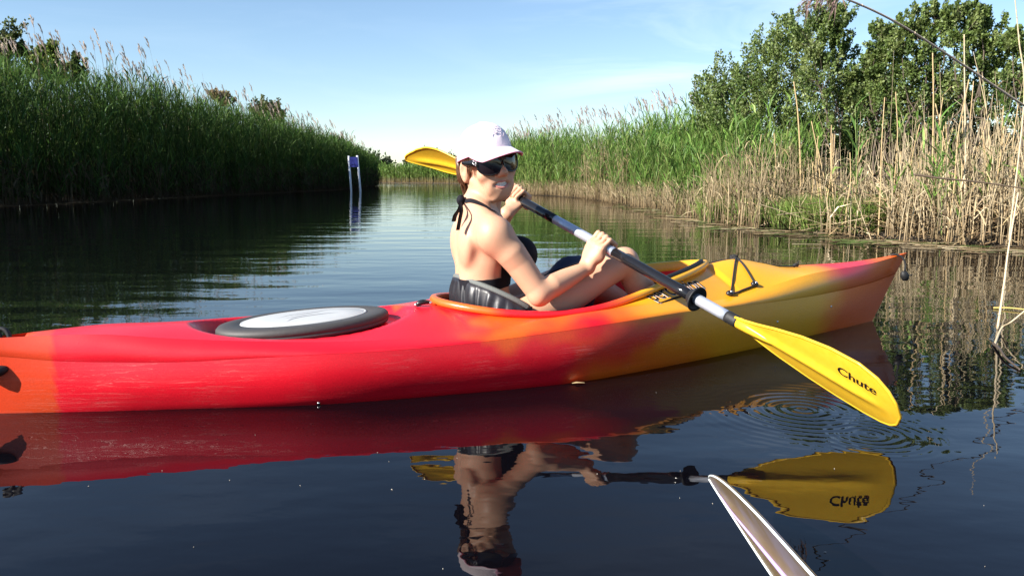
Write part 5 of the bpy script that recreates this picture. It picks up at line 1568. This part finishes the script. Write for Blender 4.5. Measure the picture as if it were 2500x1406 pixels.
# halter straps from the knot at the nape round the neck to the cups
nape = skin_px(1131, 491, 0.010)[0]
if nape is None: nape = np.array([1.385, -0.03, 0.565])
sp = [skin_px(u, v, 0.0)[0] for u, v in ((1137, 492), (1150, 491), (1170, 498), (1188, 507), (1203, 516))]
sp = [q for q in sp if q is not None]
mb = MB(); R_ = ribbon(sp + [on_skin(np.array([1.52, -0.07, 0.475]), 0), on_skin(np.array([1.545, -0.07, 0.43]), 0)], 0.016, None, 0.0035)
mb.grid(R_); pb(mb, "halter_strap", suit)
mb = MB(); R_ = ribbon([on_skin(np.array(q), 0) for q in ((1.375, 0.0, 0.56), (1.40, 0.045, 0.56), (1.45, 0.06, 0.53), (1.51, 0.065, 0.48), (1.545, 0.075, 0.43))], 0.016, None, 0.0035)
mb.grid(R_); pb(mb, "halter_strap", suit)
mb = MB()
rows = []
for t in np.linspace(0, 1, 8):
    r = 0.016 * math.sin(math.pi * (.08 + .84 * t)) ** .7
    rows.append([nape + np.array([r * math.cos(a) * 1.0, r * math.sin(a), -0.020 + 0.036 * t]) for a in np.linspace(0, 2 * math.pi, 10, endpoint=False)])
mb.grid(rows, False, True); mb.f.append(tuple(range(10))[::-1]); mb.f.append(tuple(70 + k for k in range(10)))
pb(mb, "halter_knot", suit)
def tie(pts, w):
    pts = catmull(pts, 14); rows = []
    for i, p in enumerate(pts):
        ww = w * (0.55 + 0.45 * min(1, i / 5)); rows.append([p + np.array([-ww * .5, -ww * .4, 0]), p + np.array([0.002, -0.002, 0]), p + np.array([ww * .5, ww * .4, 0])])
    fr = np.array(rows); mb = MB(); mb.grid(fr); mb.grid(fr[:, ::-1] + np.array([-0.003, 0.002, 0])); pb(mb, "halter_tie", suit)
tie([nape, px_y(1124, 508, 2.60), px_y(1113, 525, 2.60), px_y(1109, 541, 2.60)], 0.017)
tie([nape, px_y(1128, 512, 2.57), px_y(1124, 535, 2.56), px_y(1119, 562, 2.555)], 0.014)

# --- hair
hairm, ht, hpn = mat_new("brown_hair")
hn = ht.nodes.new("ShaderNodeTexNoise"); hn.inputs["Scale"].default_value = 60
hr = ht.nodes.new("ShaderNodeMixRGB"); hr.inputs[1].default_value = (0.035, 0.018, 0.009, 1); hr.inputs[2].default_value = (0.14, 0.072, 0.036, 1)
hc = ht.nodes.new("ShaderNodeTexCoord"); ht.links.new(hc.outputs["Object"], hn.inputs["Vector"]); ht.links.new(hn.outputs[0], hr.inputs[0]); ht.links.new(hr.outputs[0], hpn.inputs["Base Color"])
hpn.inputs["Roughness"].default_value = 0.38
hair = MB()
for k in range(90):
    th = rng.uniform(-1.0, 1.0)
    x = 0.074 * math.sin(th * 1.5); y = -0.02 - 0.085 * math.cos(th * 1.2)
    if x < -0.03: y = min(y, -0.030 + 0.01 * rng.random())
    top = hp(x, y, 0.015 + 0.02 * rng.random())
    m1 = hp(x * 0.9 + 0.004 * rng.standard_normal(), y * 1.0 - 0.006, -0.035 + 0.01 * rng.standard_normal())
    m2 = hp(x * 0.6 - 0.008 + 0.006 * rng.standard_normal(), -0.078 + 0.008 * rng.standard_normal(), -0.075)
    e = hp(x * 0.4 - 0.014 + 0.010 * rng.standard_normal(), -0.080 + 0.012 * rng.standard_normal(), -0.105 - 0.03 * rng.random())
    hair.tube(catmull([top, m1, m2, e], 10), np.linspace(0.0045, 0.0012, 10) * rng.uniform(.7, 1.2), 5)
for k in range(22):      # temple strands before the ear
    x = -0.074 - 0.002 * rng.random(); y0 = 0.026 + 0.03 * rng.random()
    hair.tube(catmull([hp(x * .97, y0, 0.035), hp(x * 1.01, y0 - 0.012, 0.012), hp(x * 1.0, y0 - 0.022, -0.012 - 0.012 * rng.random())], 8), np.linspace(0.0016, 0.0005, 8), 4)
for k in range(5):       # loose wisps
    p = hp(-0.02, -0.085, -0.045); hair.tube(catmull([p, p + (-0.02 - 0.01 * rng.random(), -0.005, -0.02), p + (-0.012 - 0.02 * rng.random(), 0, -0.06)], 8), 0.0008, 3)
pb(hair, "hair", hairm)

# --- cap
capm = mat_plain("pale_pink_cotton", (0.82, 0.71, 0.76), 0.85, var=0.05, scale=200, bump=0.25)
pinkm = mat_plain("pink_trim", (0.72, 0.36, 0.50), 0.8, var=0.08, scale=150)
def cap():
    n, m = 64, 20
    rows = []
    for j in range(m):
        q = j / (m - 1); ph = q * math.pi / 2
        row = []
        for i in range(n):
            th = 2 * math.pi * i / n
            cx, cy = math.sin(th), math.cos(th)
            # crown: tall in front, rounded; six panel seams
            seam = 1 - 0.012 * math.exp(-((((th * 6 / (2 * math.pi)) + .5) % 1 - 0.5) / 0.05) ** 2) * math.cos(ph)
            rr = math.cos(ph) ** 0.78
            x = 0.084 * cx * rr * seam; y = (0.108 if cy > 0 else 0.104) * cy * rr * seam - 0.006
            z0 = 0.026 + 0.022 * cy                      # lower edge rises a touch to the front
            z = z0 + (0.128 - z0 + 0.004 * cy) * math.sin(ph)
            row.append(hp(x, y, z))
        rows.append(row)
    mb = MB(); mb.grid(rows, False, True); crown = pb(mb, "cap", capm)
    mb = MB(); mb.tube(np.array(rows[0] + rows[0][:1]), 0.0028, 6); pb(mb, "cap_band", pinkm, crown)
    c = hp(0, -0.006, 0.128); mb = MB(); mb.grid([[c + HM @ np.array([r * math.cos(a), r * math.sin(a), h]) for a in np.linspace(0, 6.283, 10, endpoint=False)] for r, h in ((0.007, -.002), (0.006, .003), (0.0005, .0045))], False, True); pb(mb, "cap_button", capm, crown)
    # visor
    def vis(t, q, dz=0.0):
        th = t * 1.22
        x0 = 0.085 * math.sin(th); y0 = 0.106 * math.cos(th) - 0.006
        ext = 0.080 * (max(0, math.cos(t * math.pi / 2)) ** 0.75)
        q0 = q; q = q * min(1.0, ext / 0.045)
        x = x0 * (1 + 0.10 * q); y = y0 + ext * q0
        z = 0.050 - 0.016 * q - 0.024 * (abs(x) / 0.09) ** 2 * (0.10 + .9 * q) - 0.014 * (1 - math.cos(th))
        return hp(x, y, z + dz)
    ts = np.linspace(-1, 1, 41); qs = np.linspace(0, 1, 10)
    up = np.array([[vis(t, q, 0.0035) for t in ts] for q in qs]); lo = np.array([[vis(t, q, 0.0) for t in ts] for q in qs])
    mb = MB(); mb.grid(up); v = pb(mb, "visor", capm, crown)
    mb = MB(); mb.grid(lo[:, ::-1]); mb.tube((up[-1] + lo[-1]) / 2, 0.0028, 6); pb(mb, "visor_underside", pinkm, crown)
    # back strap tab
    mb = MB(); mb.grid([[hp(0.03 * a - 0.012, -0.117 + 0.012 * a * a, z) for a in np.linspace(-1, 1, 7)] for z in (0.004, 0.026)]); mb.grid([[hp(0.03 * a - 0.012, -0.113 + 0.012 * a * a, z) for a in np.linspace(1, -1, 7)] for z in (0.004, 0.026)])
    mb.box(hp(-0.040, -0.105, 0.013), (0.016, 0.016, 0.022)); pb(mb, "cap_strap", pinkm, crown)
    # embroidery on the front panel
    emb = mat_plain("raised_thread", (0.66, 0.56, 0.64), 0.6, var=0.2, scale=400)
    mb = MB()
    for k in range(26):
        th = rng.uniform(-0.30, 0.34); ph = rng.uniform(0.42, 0.85)
        def cp(th, ph): rr = math.cos(ph) ** 0.78; return hp(0.0885 * math.sin(th) * rr, 0.1095 * math.cos(th) * rr - 0.006, 0.049 + (0.088) * math.sin(ph))
        mb.tube([cp(th, ph), cp(th + .03, ph + .03 * rng.choice([-1, 1])), cp(th + 0.06, ph + 0.02)], 0.0012, 4)
    pb(mb, "embroidery", emb, crown)
cap()

# --- sunglasses
lensm, lt, lp = mat_new("dark_lens"); lp.inputs["Base Color"].default_value = (0.012, 0.008, 0.011, 1); lp.inputs["Roughness"].default_value = 0.06
frm = mat_plain("black_acetate", (0.010, 0.009, 0.010), 0.2, var=0.1)
def glasses():
    def face_y(x): return 0.106 - 0.030 * (abs(x) / 0.07) ** 2
    root = None
    mbf = MB(); lens_objs = []
    def lens_pt(sg, a, r):
        # rounded oversize lens, lower outer corner full
        cx, cz = sg * 0.0385, 0.003
        x = cx + r * 0.0350 * math.copysign(abs(math.cos(a)) ** 0.85, math.cos(a)); z = cz + r * 0.0315 * math.copysign(abs(math.sin(a)) ** 0.88, math.sin(a))
        return hp(x, face_y(x) + 0.004 * (1 - r * r), z)
    mb = MB()
    mb.tube(catmull([hp(-0.012, face_y(.012) + .001, 0.016), hp(0, face_y(0) + .002, 0.020), hp(0.012, face_y(.012) + .001, 0.016)], 8), 0.004, 6)
    for sg in (-1, 1):
        mb.tube(np.array([lens_pt(sg, a, 1.0) for a in np.linspace(0, 2 * math.pi, 37)]), 0.0026, 6)
    frame = pb(mb, "sunglasses", frm)
    for sg in (-1, 1):
        rows = [[lens_pt(sg, a, r) for a in np.linspace(0, 2 * math.pi, 36, endpoint=False)] for r in (1.0, 0.8, 0.5, 0.2, 0.01)]
        m2 = MB(); m2.grid(rows, False, True); pb(m2, "lens", lensm, frame)
        # wide temple arm to the ear
        path = [hp(sg * 0.070, face_y(.070) + .001, 0.012), hp(sg * 0.077, 0.052, 0.013), hp(sg * 0.081, 0.02, 0.013), hp(sg * 0.083, -0.006, 0.014)]
        path = catmull(path, 12); m2 = MB(); hts = np.linspace(0.013, 0.0055, 12)
        fr = np.array([[p + HM @ np.array([sg * .0015, 0, h]), p + HM @ np.array([sg * .003, 0, 0]), p + HM @ np.array([sg * .0015, 0, -h]), p + HM @ np.array([-sg * .001, 0, -h]), p + HM @ np.array([-sg * .001, 0, h])] for p, h in zip(path, hts)])
        m2.grid(fr, False, True); pb(m2, "temple_arm", frm, frame)
        # studs on the hinge
        sil = mat_plain("silver_studs", (0.75, 0.75, 0.78), 0.2, metal=0.9, var=0.1); m2 = MB()
        for i in range(16):
            t = 0.6 + 2.4 * rng.random(); k = int(t); p = path[k] * (1 - t + k) + path[k + 1] * (t - k) + HM @ np.array([sg * 0.0035, 0, rng.uniform(-.010, .010)])
            m2.box(p, (0.0028, 0.0028, 0.0028))
        pb(m2, "studs", sil, frame)
glasses()

# --- smile
teethm = mat_plain("teeth", (0.78, 0.76, 0.70), 0.25, var=0.04)
lipm = mat_plain("lips", (0.50, 0.20, 0.17), 0.38, var=0.1)
mouth_dark = mat_plain("mouth_inside", (0.10, 0.02, 0.02), 0.6)
mz = -0.0640
MW = 0.0375
def mouth_arc(x, z): return hp(x - 0.003, 0.0895 - 0.017 * (abs(x) / MW) ** 2, z + 0.013 * (abs(x) / MW) ** 2 - 0.06 * x)
for row, (z0, z1, wn) in enumerate(((mz + 0.0086, mz + 0.0003, 8), (mz - 0.0004, mz - 0.0074, 8))):
    mb = MB()
    for i in range(wn):
        xa = -0.033 + 0.066 * i / wn + 0.0003; xb = -0.033 + 0.066 * (i + 1) / wn - 0.0003
        g = [[mouth_arc(x, z) for x in (xa, xa * .5 + xb * .5, xb)] for z in (z0, (z0 + z1) / 2, z1)]
        mb.grid(np.array(g)[:, ::-1])
    pb(mb, "teeth", teethm)
def lip(sg):
    xs = np.linspace(-MW, MW, 17)
    pts = [hp(x - 0.003, 0.0925 - 0.020 * (abs(x) / MW) ** 2, mz + sg * 0.0108 * max(0, math.cos(x / MW * math.pi / 2)) ** .8 + 0.013 * (abs(x) / MW) ** 2 - 0.06 * x) for x in xs]
    mb = MB(); mb.tube(np.array(pts), 0.0012 + (0.0026 if sg > 0 else 0.0036) * np.maximum(0, np.cos(xs / MW * math.pi / 2)) ** .6, 8); pb(mb, "lip", lipm)
lip(1); lip(-1)

# --- navy bundle in her lap
navy = mat_plain("navy_fabric", (0.010, 0.020, 0.055), 0.7, var=0.25, scale=30, bump=0.3)
def bundle():
    c = px_w(1388, 690, 0.03)
    root_p = to_world(np.array([c[0], c[1], 0.16])); rows = []
    for j in range(16):
        ph = -math.pi / 2 + math.pi * j / 15; row = []
        for i in range(36):
            th = 2 * math.pi * i / 36
            d = np.array([math.cos(th) * math.cos(ph), math.sin(th) * math.cos(ph), math.sin(ph)])
            k = 1 + 0.06 * noise.noise(Vector(d * 1.7)) + 0.02 * noise.noise(Vector(d * 6))
            row.append(np.array([0.115 * d[0] * k, 0.085 * d[1] * k, 0.135 * d[2] * k + (0.02 * d[0])]) + c - np.array([0, 0, 0.035]))
        rows.append(row)
    mb = MB(); mb.grid(rows, False, True)
    base = np.array([c[0], c[1], 0.1]); mb.v = [tuple(np.array(q) - base) for q in mb.v]
    o = mb.build("fabric_bundle", navy); o.location = to_world(base); o.rotation_euler = (0, 0, K_ROT)
    tag(o, "navy blue rounded fabric bundle resting in the woman's lap behind her forearm", "bundle")
bundle()
# ------------------------------------------------------------------ channel marker: blue board between two white posts
def marker():
    p1 = at_z(857, 467, 0.0); p2 = at_z(880, 466, 0.0)
    Y = (p1[1] + p2[1]) / 2 - 0.4
    white = mat_plain("white_pvc_pipe", (0.62, 0.64, 0.68), 0.45, var=0.15, scale=4)
    blue = mat_plain("blue_board", (0.008, 0.013, 0.14), 0.45, var=0.12, scale=5)
    a0, a1 = at_y(857.5, 468, Y), at_y(851, 381, Y); b0, b1 = at_y(880, 467, Y), at_y(872, 380, Y)
    root = empty("channel_marker", (a0[0], a0[1], 0)); base = np.array([a0[0], a0[1], 0])
    tag(root, "blue board held between two leaning white posts standing in the water by the left reeds", "marker")
    dn = (a0 - a1) * 0.12
    for q0, q1 in ((a0, a1), (b0, b1)):
        mb = MB(); mb.tube([q0 + dn - base, q0 - base, q1 - base], 0.048, 10); mb.build("post", white, root)
    u0, u1 = at_y(853, 384, Y), at_y(873, 383.5, Y); l0, l1 = at_y(855, 408, Y), at_y(875.5, 408.5, Y)
    mb = MB(); th = np.array([0, 0.05, 0])
    q = [u0, u1, l1, l0]
    mb.add([p - base - th for p in q] + [p - base + th for p in q], [(3, 2, 1, 0), (4, 5, 6, 7), (0, 1, 5, 4), (1, 2, 6, 5), (2, 3, 7, 6), (3, 0, 4, 7)])
    mb.build("board", blue, root, False)
marker()

# ------------------------------------------------------------------ single stems one can point to on the right
def colored_tube_mat(name, c, rough=0.6): return mat_plain(name, c, rough, var=0.25, scale=25, bump=0.2)
straw = colored_tube_mat("straw", (0.42, 0.30, 0.15)); pale_straw = colored_tube_mat("pale_straw", (0.50, 0.40, 0.26)); dark_twig = colored_tube_mat("dark_wet_twig", (0.07, 0.05, 0.035))
plume_mat = mat_leaf("plume_fluff", 0.3, 0.6, 0.02)

def stem_thing(name, pts, r, mat, label, cat, joints=True, group=None):
    pts = np.array(pts); base = pts[0].copy()
    root = empty(name, tuple(base))
    P_ = catmull(pts, 40) - base
    rad = np.linspace(r, r * 0.55, 40)
    mb = MB(); mb.tube(P_, rad, 7); mb.build("stem", mat, root)
    if joints:
        for i in range(4, 38, 7):
            mb = MB(); d = P_[i + 1] - P_[i]; d /= np.linalg.norm(d); mb.tube([P_[i] - d * .004, P_[i], P_[i] + d * .004], [rad[i] * 1.05, rad[i] * 1.35, rad[i] * 1.05], 7); mb.build("node", mat, root)
    tag(root, label, cat, group)
    return root, P_

Ya = 4.2
r_, Pp = stem_thing("reed_stem", [at_y(2620, 330, Ya + 1.3), at_y(2500, 258, Ya + 1.0), at_y(2350, 158, Ya + .7), at_y(2200, 62, Ya + .4), at_y(2090, 8, Ya + .2), at_y(2030, -8, Ya), at_y(1975, -4, Ya - .05)], 0.008, colored_tube_mat("pinkish_straw", (0.75, 0.56, 0.40)),
                    "long dry stem arching across the upper right sky with a drooping plume at its tip", "reed")
a = Acc()
for k in range(60):
    i = rng.integers(30, 40); p = Pp[i]
    d = unit(np.array([-0.5 + 0.35 * rng.standard_normal(), 0.3 * rng.standard_normal(), -0.5 + 0.4 * rng.standard_normal()])); L_ = rng.uniform(0.05, 0.13)
    s_ = unit(np.cross(d, rng.standard_normal(3))) * 0.003
    a.add(np.array([p, p + d * L_ * .5 - s_, p + d * L_ * .5 + s_, p + d * L_ + np.array([0, 0, -0.03])]), np.array([(0, 1, 2), (1, 3, 2)]), np.tile(np.array([0.24, 0.16, 0.14]), (4, 1)))
a.build("plume", plume_mat, r_)
stem_thing("reed_stem", [at_y(2440, 752, 3.3) * np.array([1, 1, 0]), at_y(2452, 690, 3.32), at_y(2462, 610, 3.35), at_y(2486, 470, 3.4)], 0.0055, pale_straw, "pale dead stem standing in the water nearer than the bank at the right edge", "reed")
stem_thing("reed_stem", [at_z(2428, 842), at_z(2445, 812) + (0, 0, .02), at_y(2470, 785, 3.15), at_y(2530, 735, 3.1)], 0.005, pale_straw, "short broken pale stem slanting out of the water at the right edge", "reed", False)
stem_thing("twig", [at_z(2425, 842) + (0, 0, .005), at_z(2440, 860) + (0, 0, .012), at_z(2455, 880) + (0, 0, .01), at_z(2490, 905) + (0, 0, .004)], 0.006, dark_twig, "dark forked twig lying in the water at the right edge", "twig", False)
stem_thing("reed_stem", [at_z(2425, 754) + (0, 0, .005), at_z(2470, 757) + (0, 0, .01), at_z(2540, 764) + (0, 0, .008)], 0.005, colored_tube_mat("yellow_stem", (0.40, 0.30, 0.08)), "yellowish stem floating flat on the water beside the pale standing stem", "reed", False)
stem_thing("twig", [at_y(2230, 426, 6.6), at_y(2300, 436, 6.55), at_y(2400, 446, 6.5), at_y(2530, 465, 6.4)], 0.010, colored_tube_mat("dark_straw", (0.10, 0.07, 0.045)), "dark bare twig reaching in level from the right edge before the dry canes", "twig", False)
stem_thing("reed_stem", [at_y(2486, 330, 7.0) * np.array([1, 1, 0]) + (0, 0, .05), at_y(2500, 250, 7.0), at_y(2488, 100, 7.0), at_y(2476, -20, 7.0)], 0.008, pale_straw, "tallest pale cane rising past the top of the picture near the right edge", "reed")
stem_thing("reed_stem", [at_y(2356, 560, 8.2) * np.array([1, 1, 0]), at_y(2357, 380, 8.2), at_y(2355, 200, 8.2), at_y(2354, 85, 8.2)], 0.010, pale_straw, "tall straight pale cane in front of the wide topped shrub", "reed")
stem_thing("reed_stem", [at_y(2276, 570, 8.6) * np.array([1, 1, 0]), at_y(2277, 400, 8.6), at_y(2279, 250, 8.6), at_y(2277, 130, 8.6)], 0.011, straw, "tall thin straw cane crossing the twin topped shrub", "reed")
stem_thing("reed_stem", [at_y(1955, 548, 10.4) * np.array([1, 1, 0]), at_y(1954, 400, 10.4), at_y(1948, 280, 10.4), at_y(1938, 200, 10.4)], 0.013, straw, "tall straw cane standing before the broad leftmost shrub", "reed")

# leafy green reeds standing clear of the dry canes
def leafy(u, vt, vb, Y, label, n=9):
    base = at_y(u, vb, Y); base[2] = 0.05
    top = at_y(u - 4, vt, Y)
    root, P_ = stem_thing("green_reed", [base, base * .5 + top * .5 + (0.01, 0, 0), top], 0.007, colored_tube_mat("green_stem", (0.16, 0.21, 0.06)), label, "reed", False)
    for k in range(n):
        i = int(14 + 25 * k / (n - 1)); p = P_[i]; az = k * 2.4 + rng.uniform(-.5, .5)
        d1 = unit(np.array([math.cos(az), math.sin(az), 1.5])); d2 = unit(np.array([math.cos(az), math.sin(az), 0.4])); L_ = rng.uniform(0.26, 0.42); sd = unit(np.cross(d1, [0, 0, 1.0])) 
        rows = []
        for t in np.linspace(0, 1, 6):
            c = p + d1 * L_ * t * (1 - .5 * t) + d2 * L_ * t * t * .6; w = 0.014 * math.sin(math.pi * min(.98, 0.2 + .8 * t)) 
            rows.append([c - sd * w, c + sd * w])
        v, f = grid(np.array(rows)); mesh_obj("leaf", v, f, reed_mat, root, True, np.tile(np.array([0.10, 0.2, 0.045]) * rng.uniform(.7, 1.3), (len(v), 1)))
leafy(2092, 262, 520, 8.9, "leafy green reed standing alone in front of the dark shrub shade")
leafy(2300, 290, 560, 8.0, "leafy green reed among tan canes below the wide topped shrub")
leafy(1800, 250, 545, 11.0, "leafy green reed rising before the left end of the shrubs")

# tall canes standing singly at the front of the near bank
def cane_proto():
    root = empty("dry_cane")
    pts = catmull([(0, 0, -0.05), (0.01, 0, 0.5), (-0.01, 0.01, 1.05), (0.02, 0, 1.55)], 14)
    mb = MB(); mb.tube(pts, np.linspace(0.008, 0.0045, 14), 5); mb.build("stem", straw, root)
    for k, (z, az) in enumerate(((0.55, 0.4), (0.95, 3.4), (1.3, 1.9))):
        d = np.array([math.cos(az), math.sin(az), 0.6]); sd = np.array([-math.sin(az), math.cos(az), 0]) * 0.006
        p = np.array([0, 0, z]); v, f = grid(np.array([[p - sd * .4, p + sd * .4], [p + d * .12 - sd, p + d * .12 + sd], [p + d * .2 + (0, 0, -.05) - sd * .1, p + d * .2 + (0, 0, -.05) + sd * .1]]))
        mesh_obj("dry_leaf", v, f, pale_straw, root)
    return root
CG = "single dry canes along the near right bank"
CL = "thin straw coloured dry cane standing at the front of the near right bank"
proto = cane_proto(); tag(proto, CL, "reed", CG)
def copy_tree(o, parent=None):
    c = o.copy(); COL.objects.link(c)
    if parent is not None: c.parent = parent
    for ch in o.children: copy_tree(ch, c)
    return c
us = np.sort(rng.uniform(1770, 2490, 64))
for i, u in enumerate(us):
    vb = np.interp(u, [1700, 1900, 2050, 2200, 2500], [536, 558, 575, 586, 600]) - rng.uniform(0, 26)
    c = at_z(u, vb)
    o = proto if i == 0 else copy_tree(proto)
    o.location = (c[0], c[1], 0.0)
    s_ = (0.5 + 0.5 * rng.random()) * (0.85 + 0.25 * smooth01((u - 1900) / 400))
    o.scale = (1, 1, s_)
    o.rotation_euler = (0.10 * rng.standard_normal(), 0.12 * rng.standard_normal(), rng.uniform(0, 6.28))
# floating leaf by the hull
c = at_z(1411, 937)
mb = MB(); mb.grid([[(c[0] - .02, c[1], .003), (c[0] - .005, c[1] + .006, .006), (c[0] + .02, c[1] + .004, .004)], [(c[0] - .018, c[1] - .004, .003), (c[0], c[1] - .010, .006), (c[0] + .022, c[1] - .002, .004)]])
tag(mb.build("leaf", colored_tube_mat("dead_leaf", (0.4, 0.3, 0.16))), "small dead leaf floating against the yellow side of the kayak", "leaf")

# specks of seed fluff and dust drifting on the near water
a = Acc()
for k in range(26):
    u, v = rng.uniform(30, 2480), rng.uniform(1060, 1400)
    if rng.random() < 0.35: u, v = rng.uniform(1500, 2490), rng.uniform(640, 1000)
    c = at_z(u, v); r = rng.uniform(0.0006, 0.0015); az = rng.uniform(0, 6.28)
    d = np.array([math.cos(az), math.sin(az), 0]) * r * rng.uniform(1, 3); e = np.array([-math.sin(az), math.cos(az), 0]) * r * .7
    z = np.array([0, 0, 0.0012])
    a.add(np.array([c - d + z * .5, c - e + z, c + d + z * .5, c + e + z, c + z * 2.2]), np.array([(0, 1, 4), (1, 2, 4), (2, 3, 4), (3, 0, 4)]), np.tile(np.array((0.4, 0.36, 0.3)) * rng.uniform(.4, 1.2), (5, 1)))
tag(a.build("floating_specks", cane_mat), "tiny pale specks of fluff drifting on the dark near water", "specks", kind="stuff")
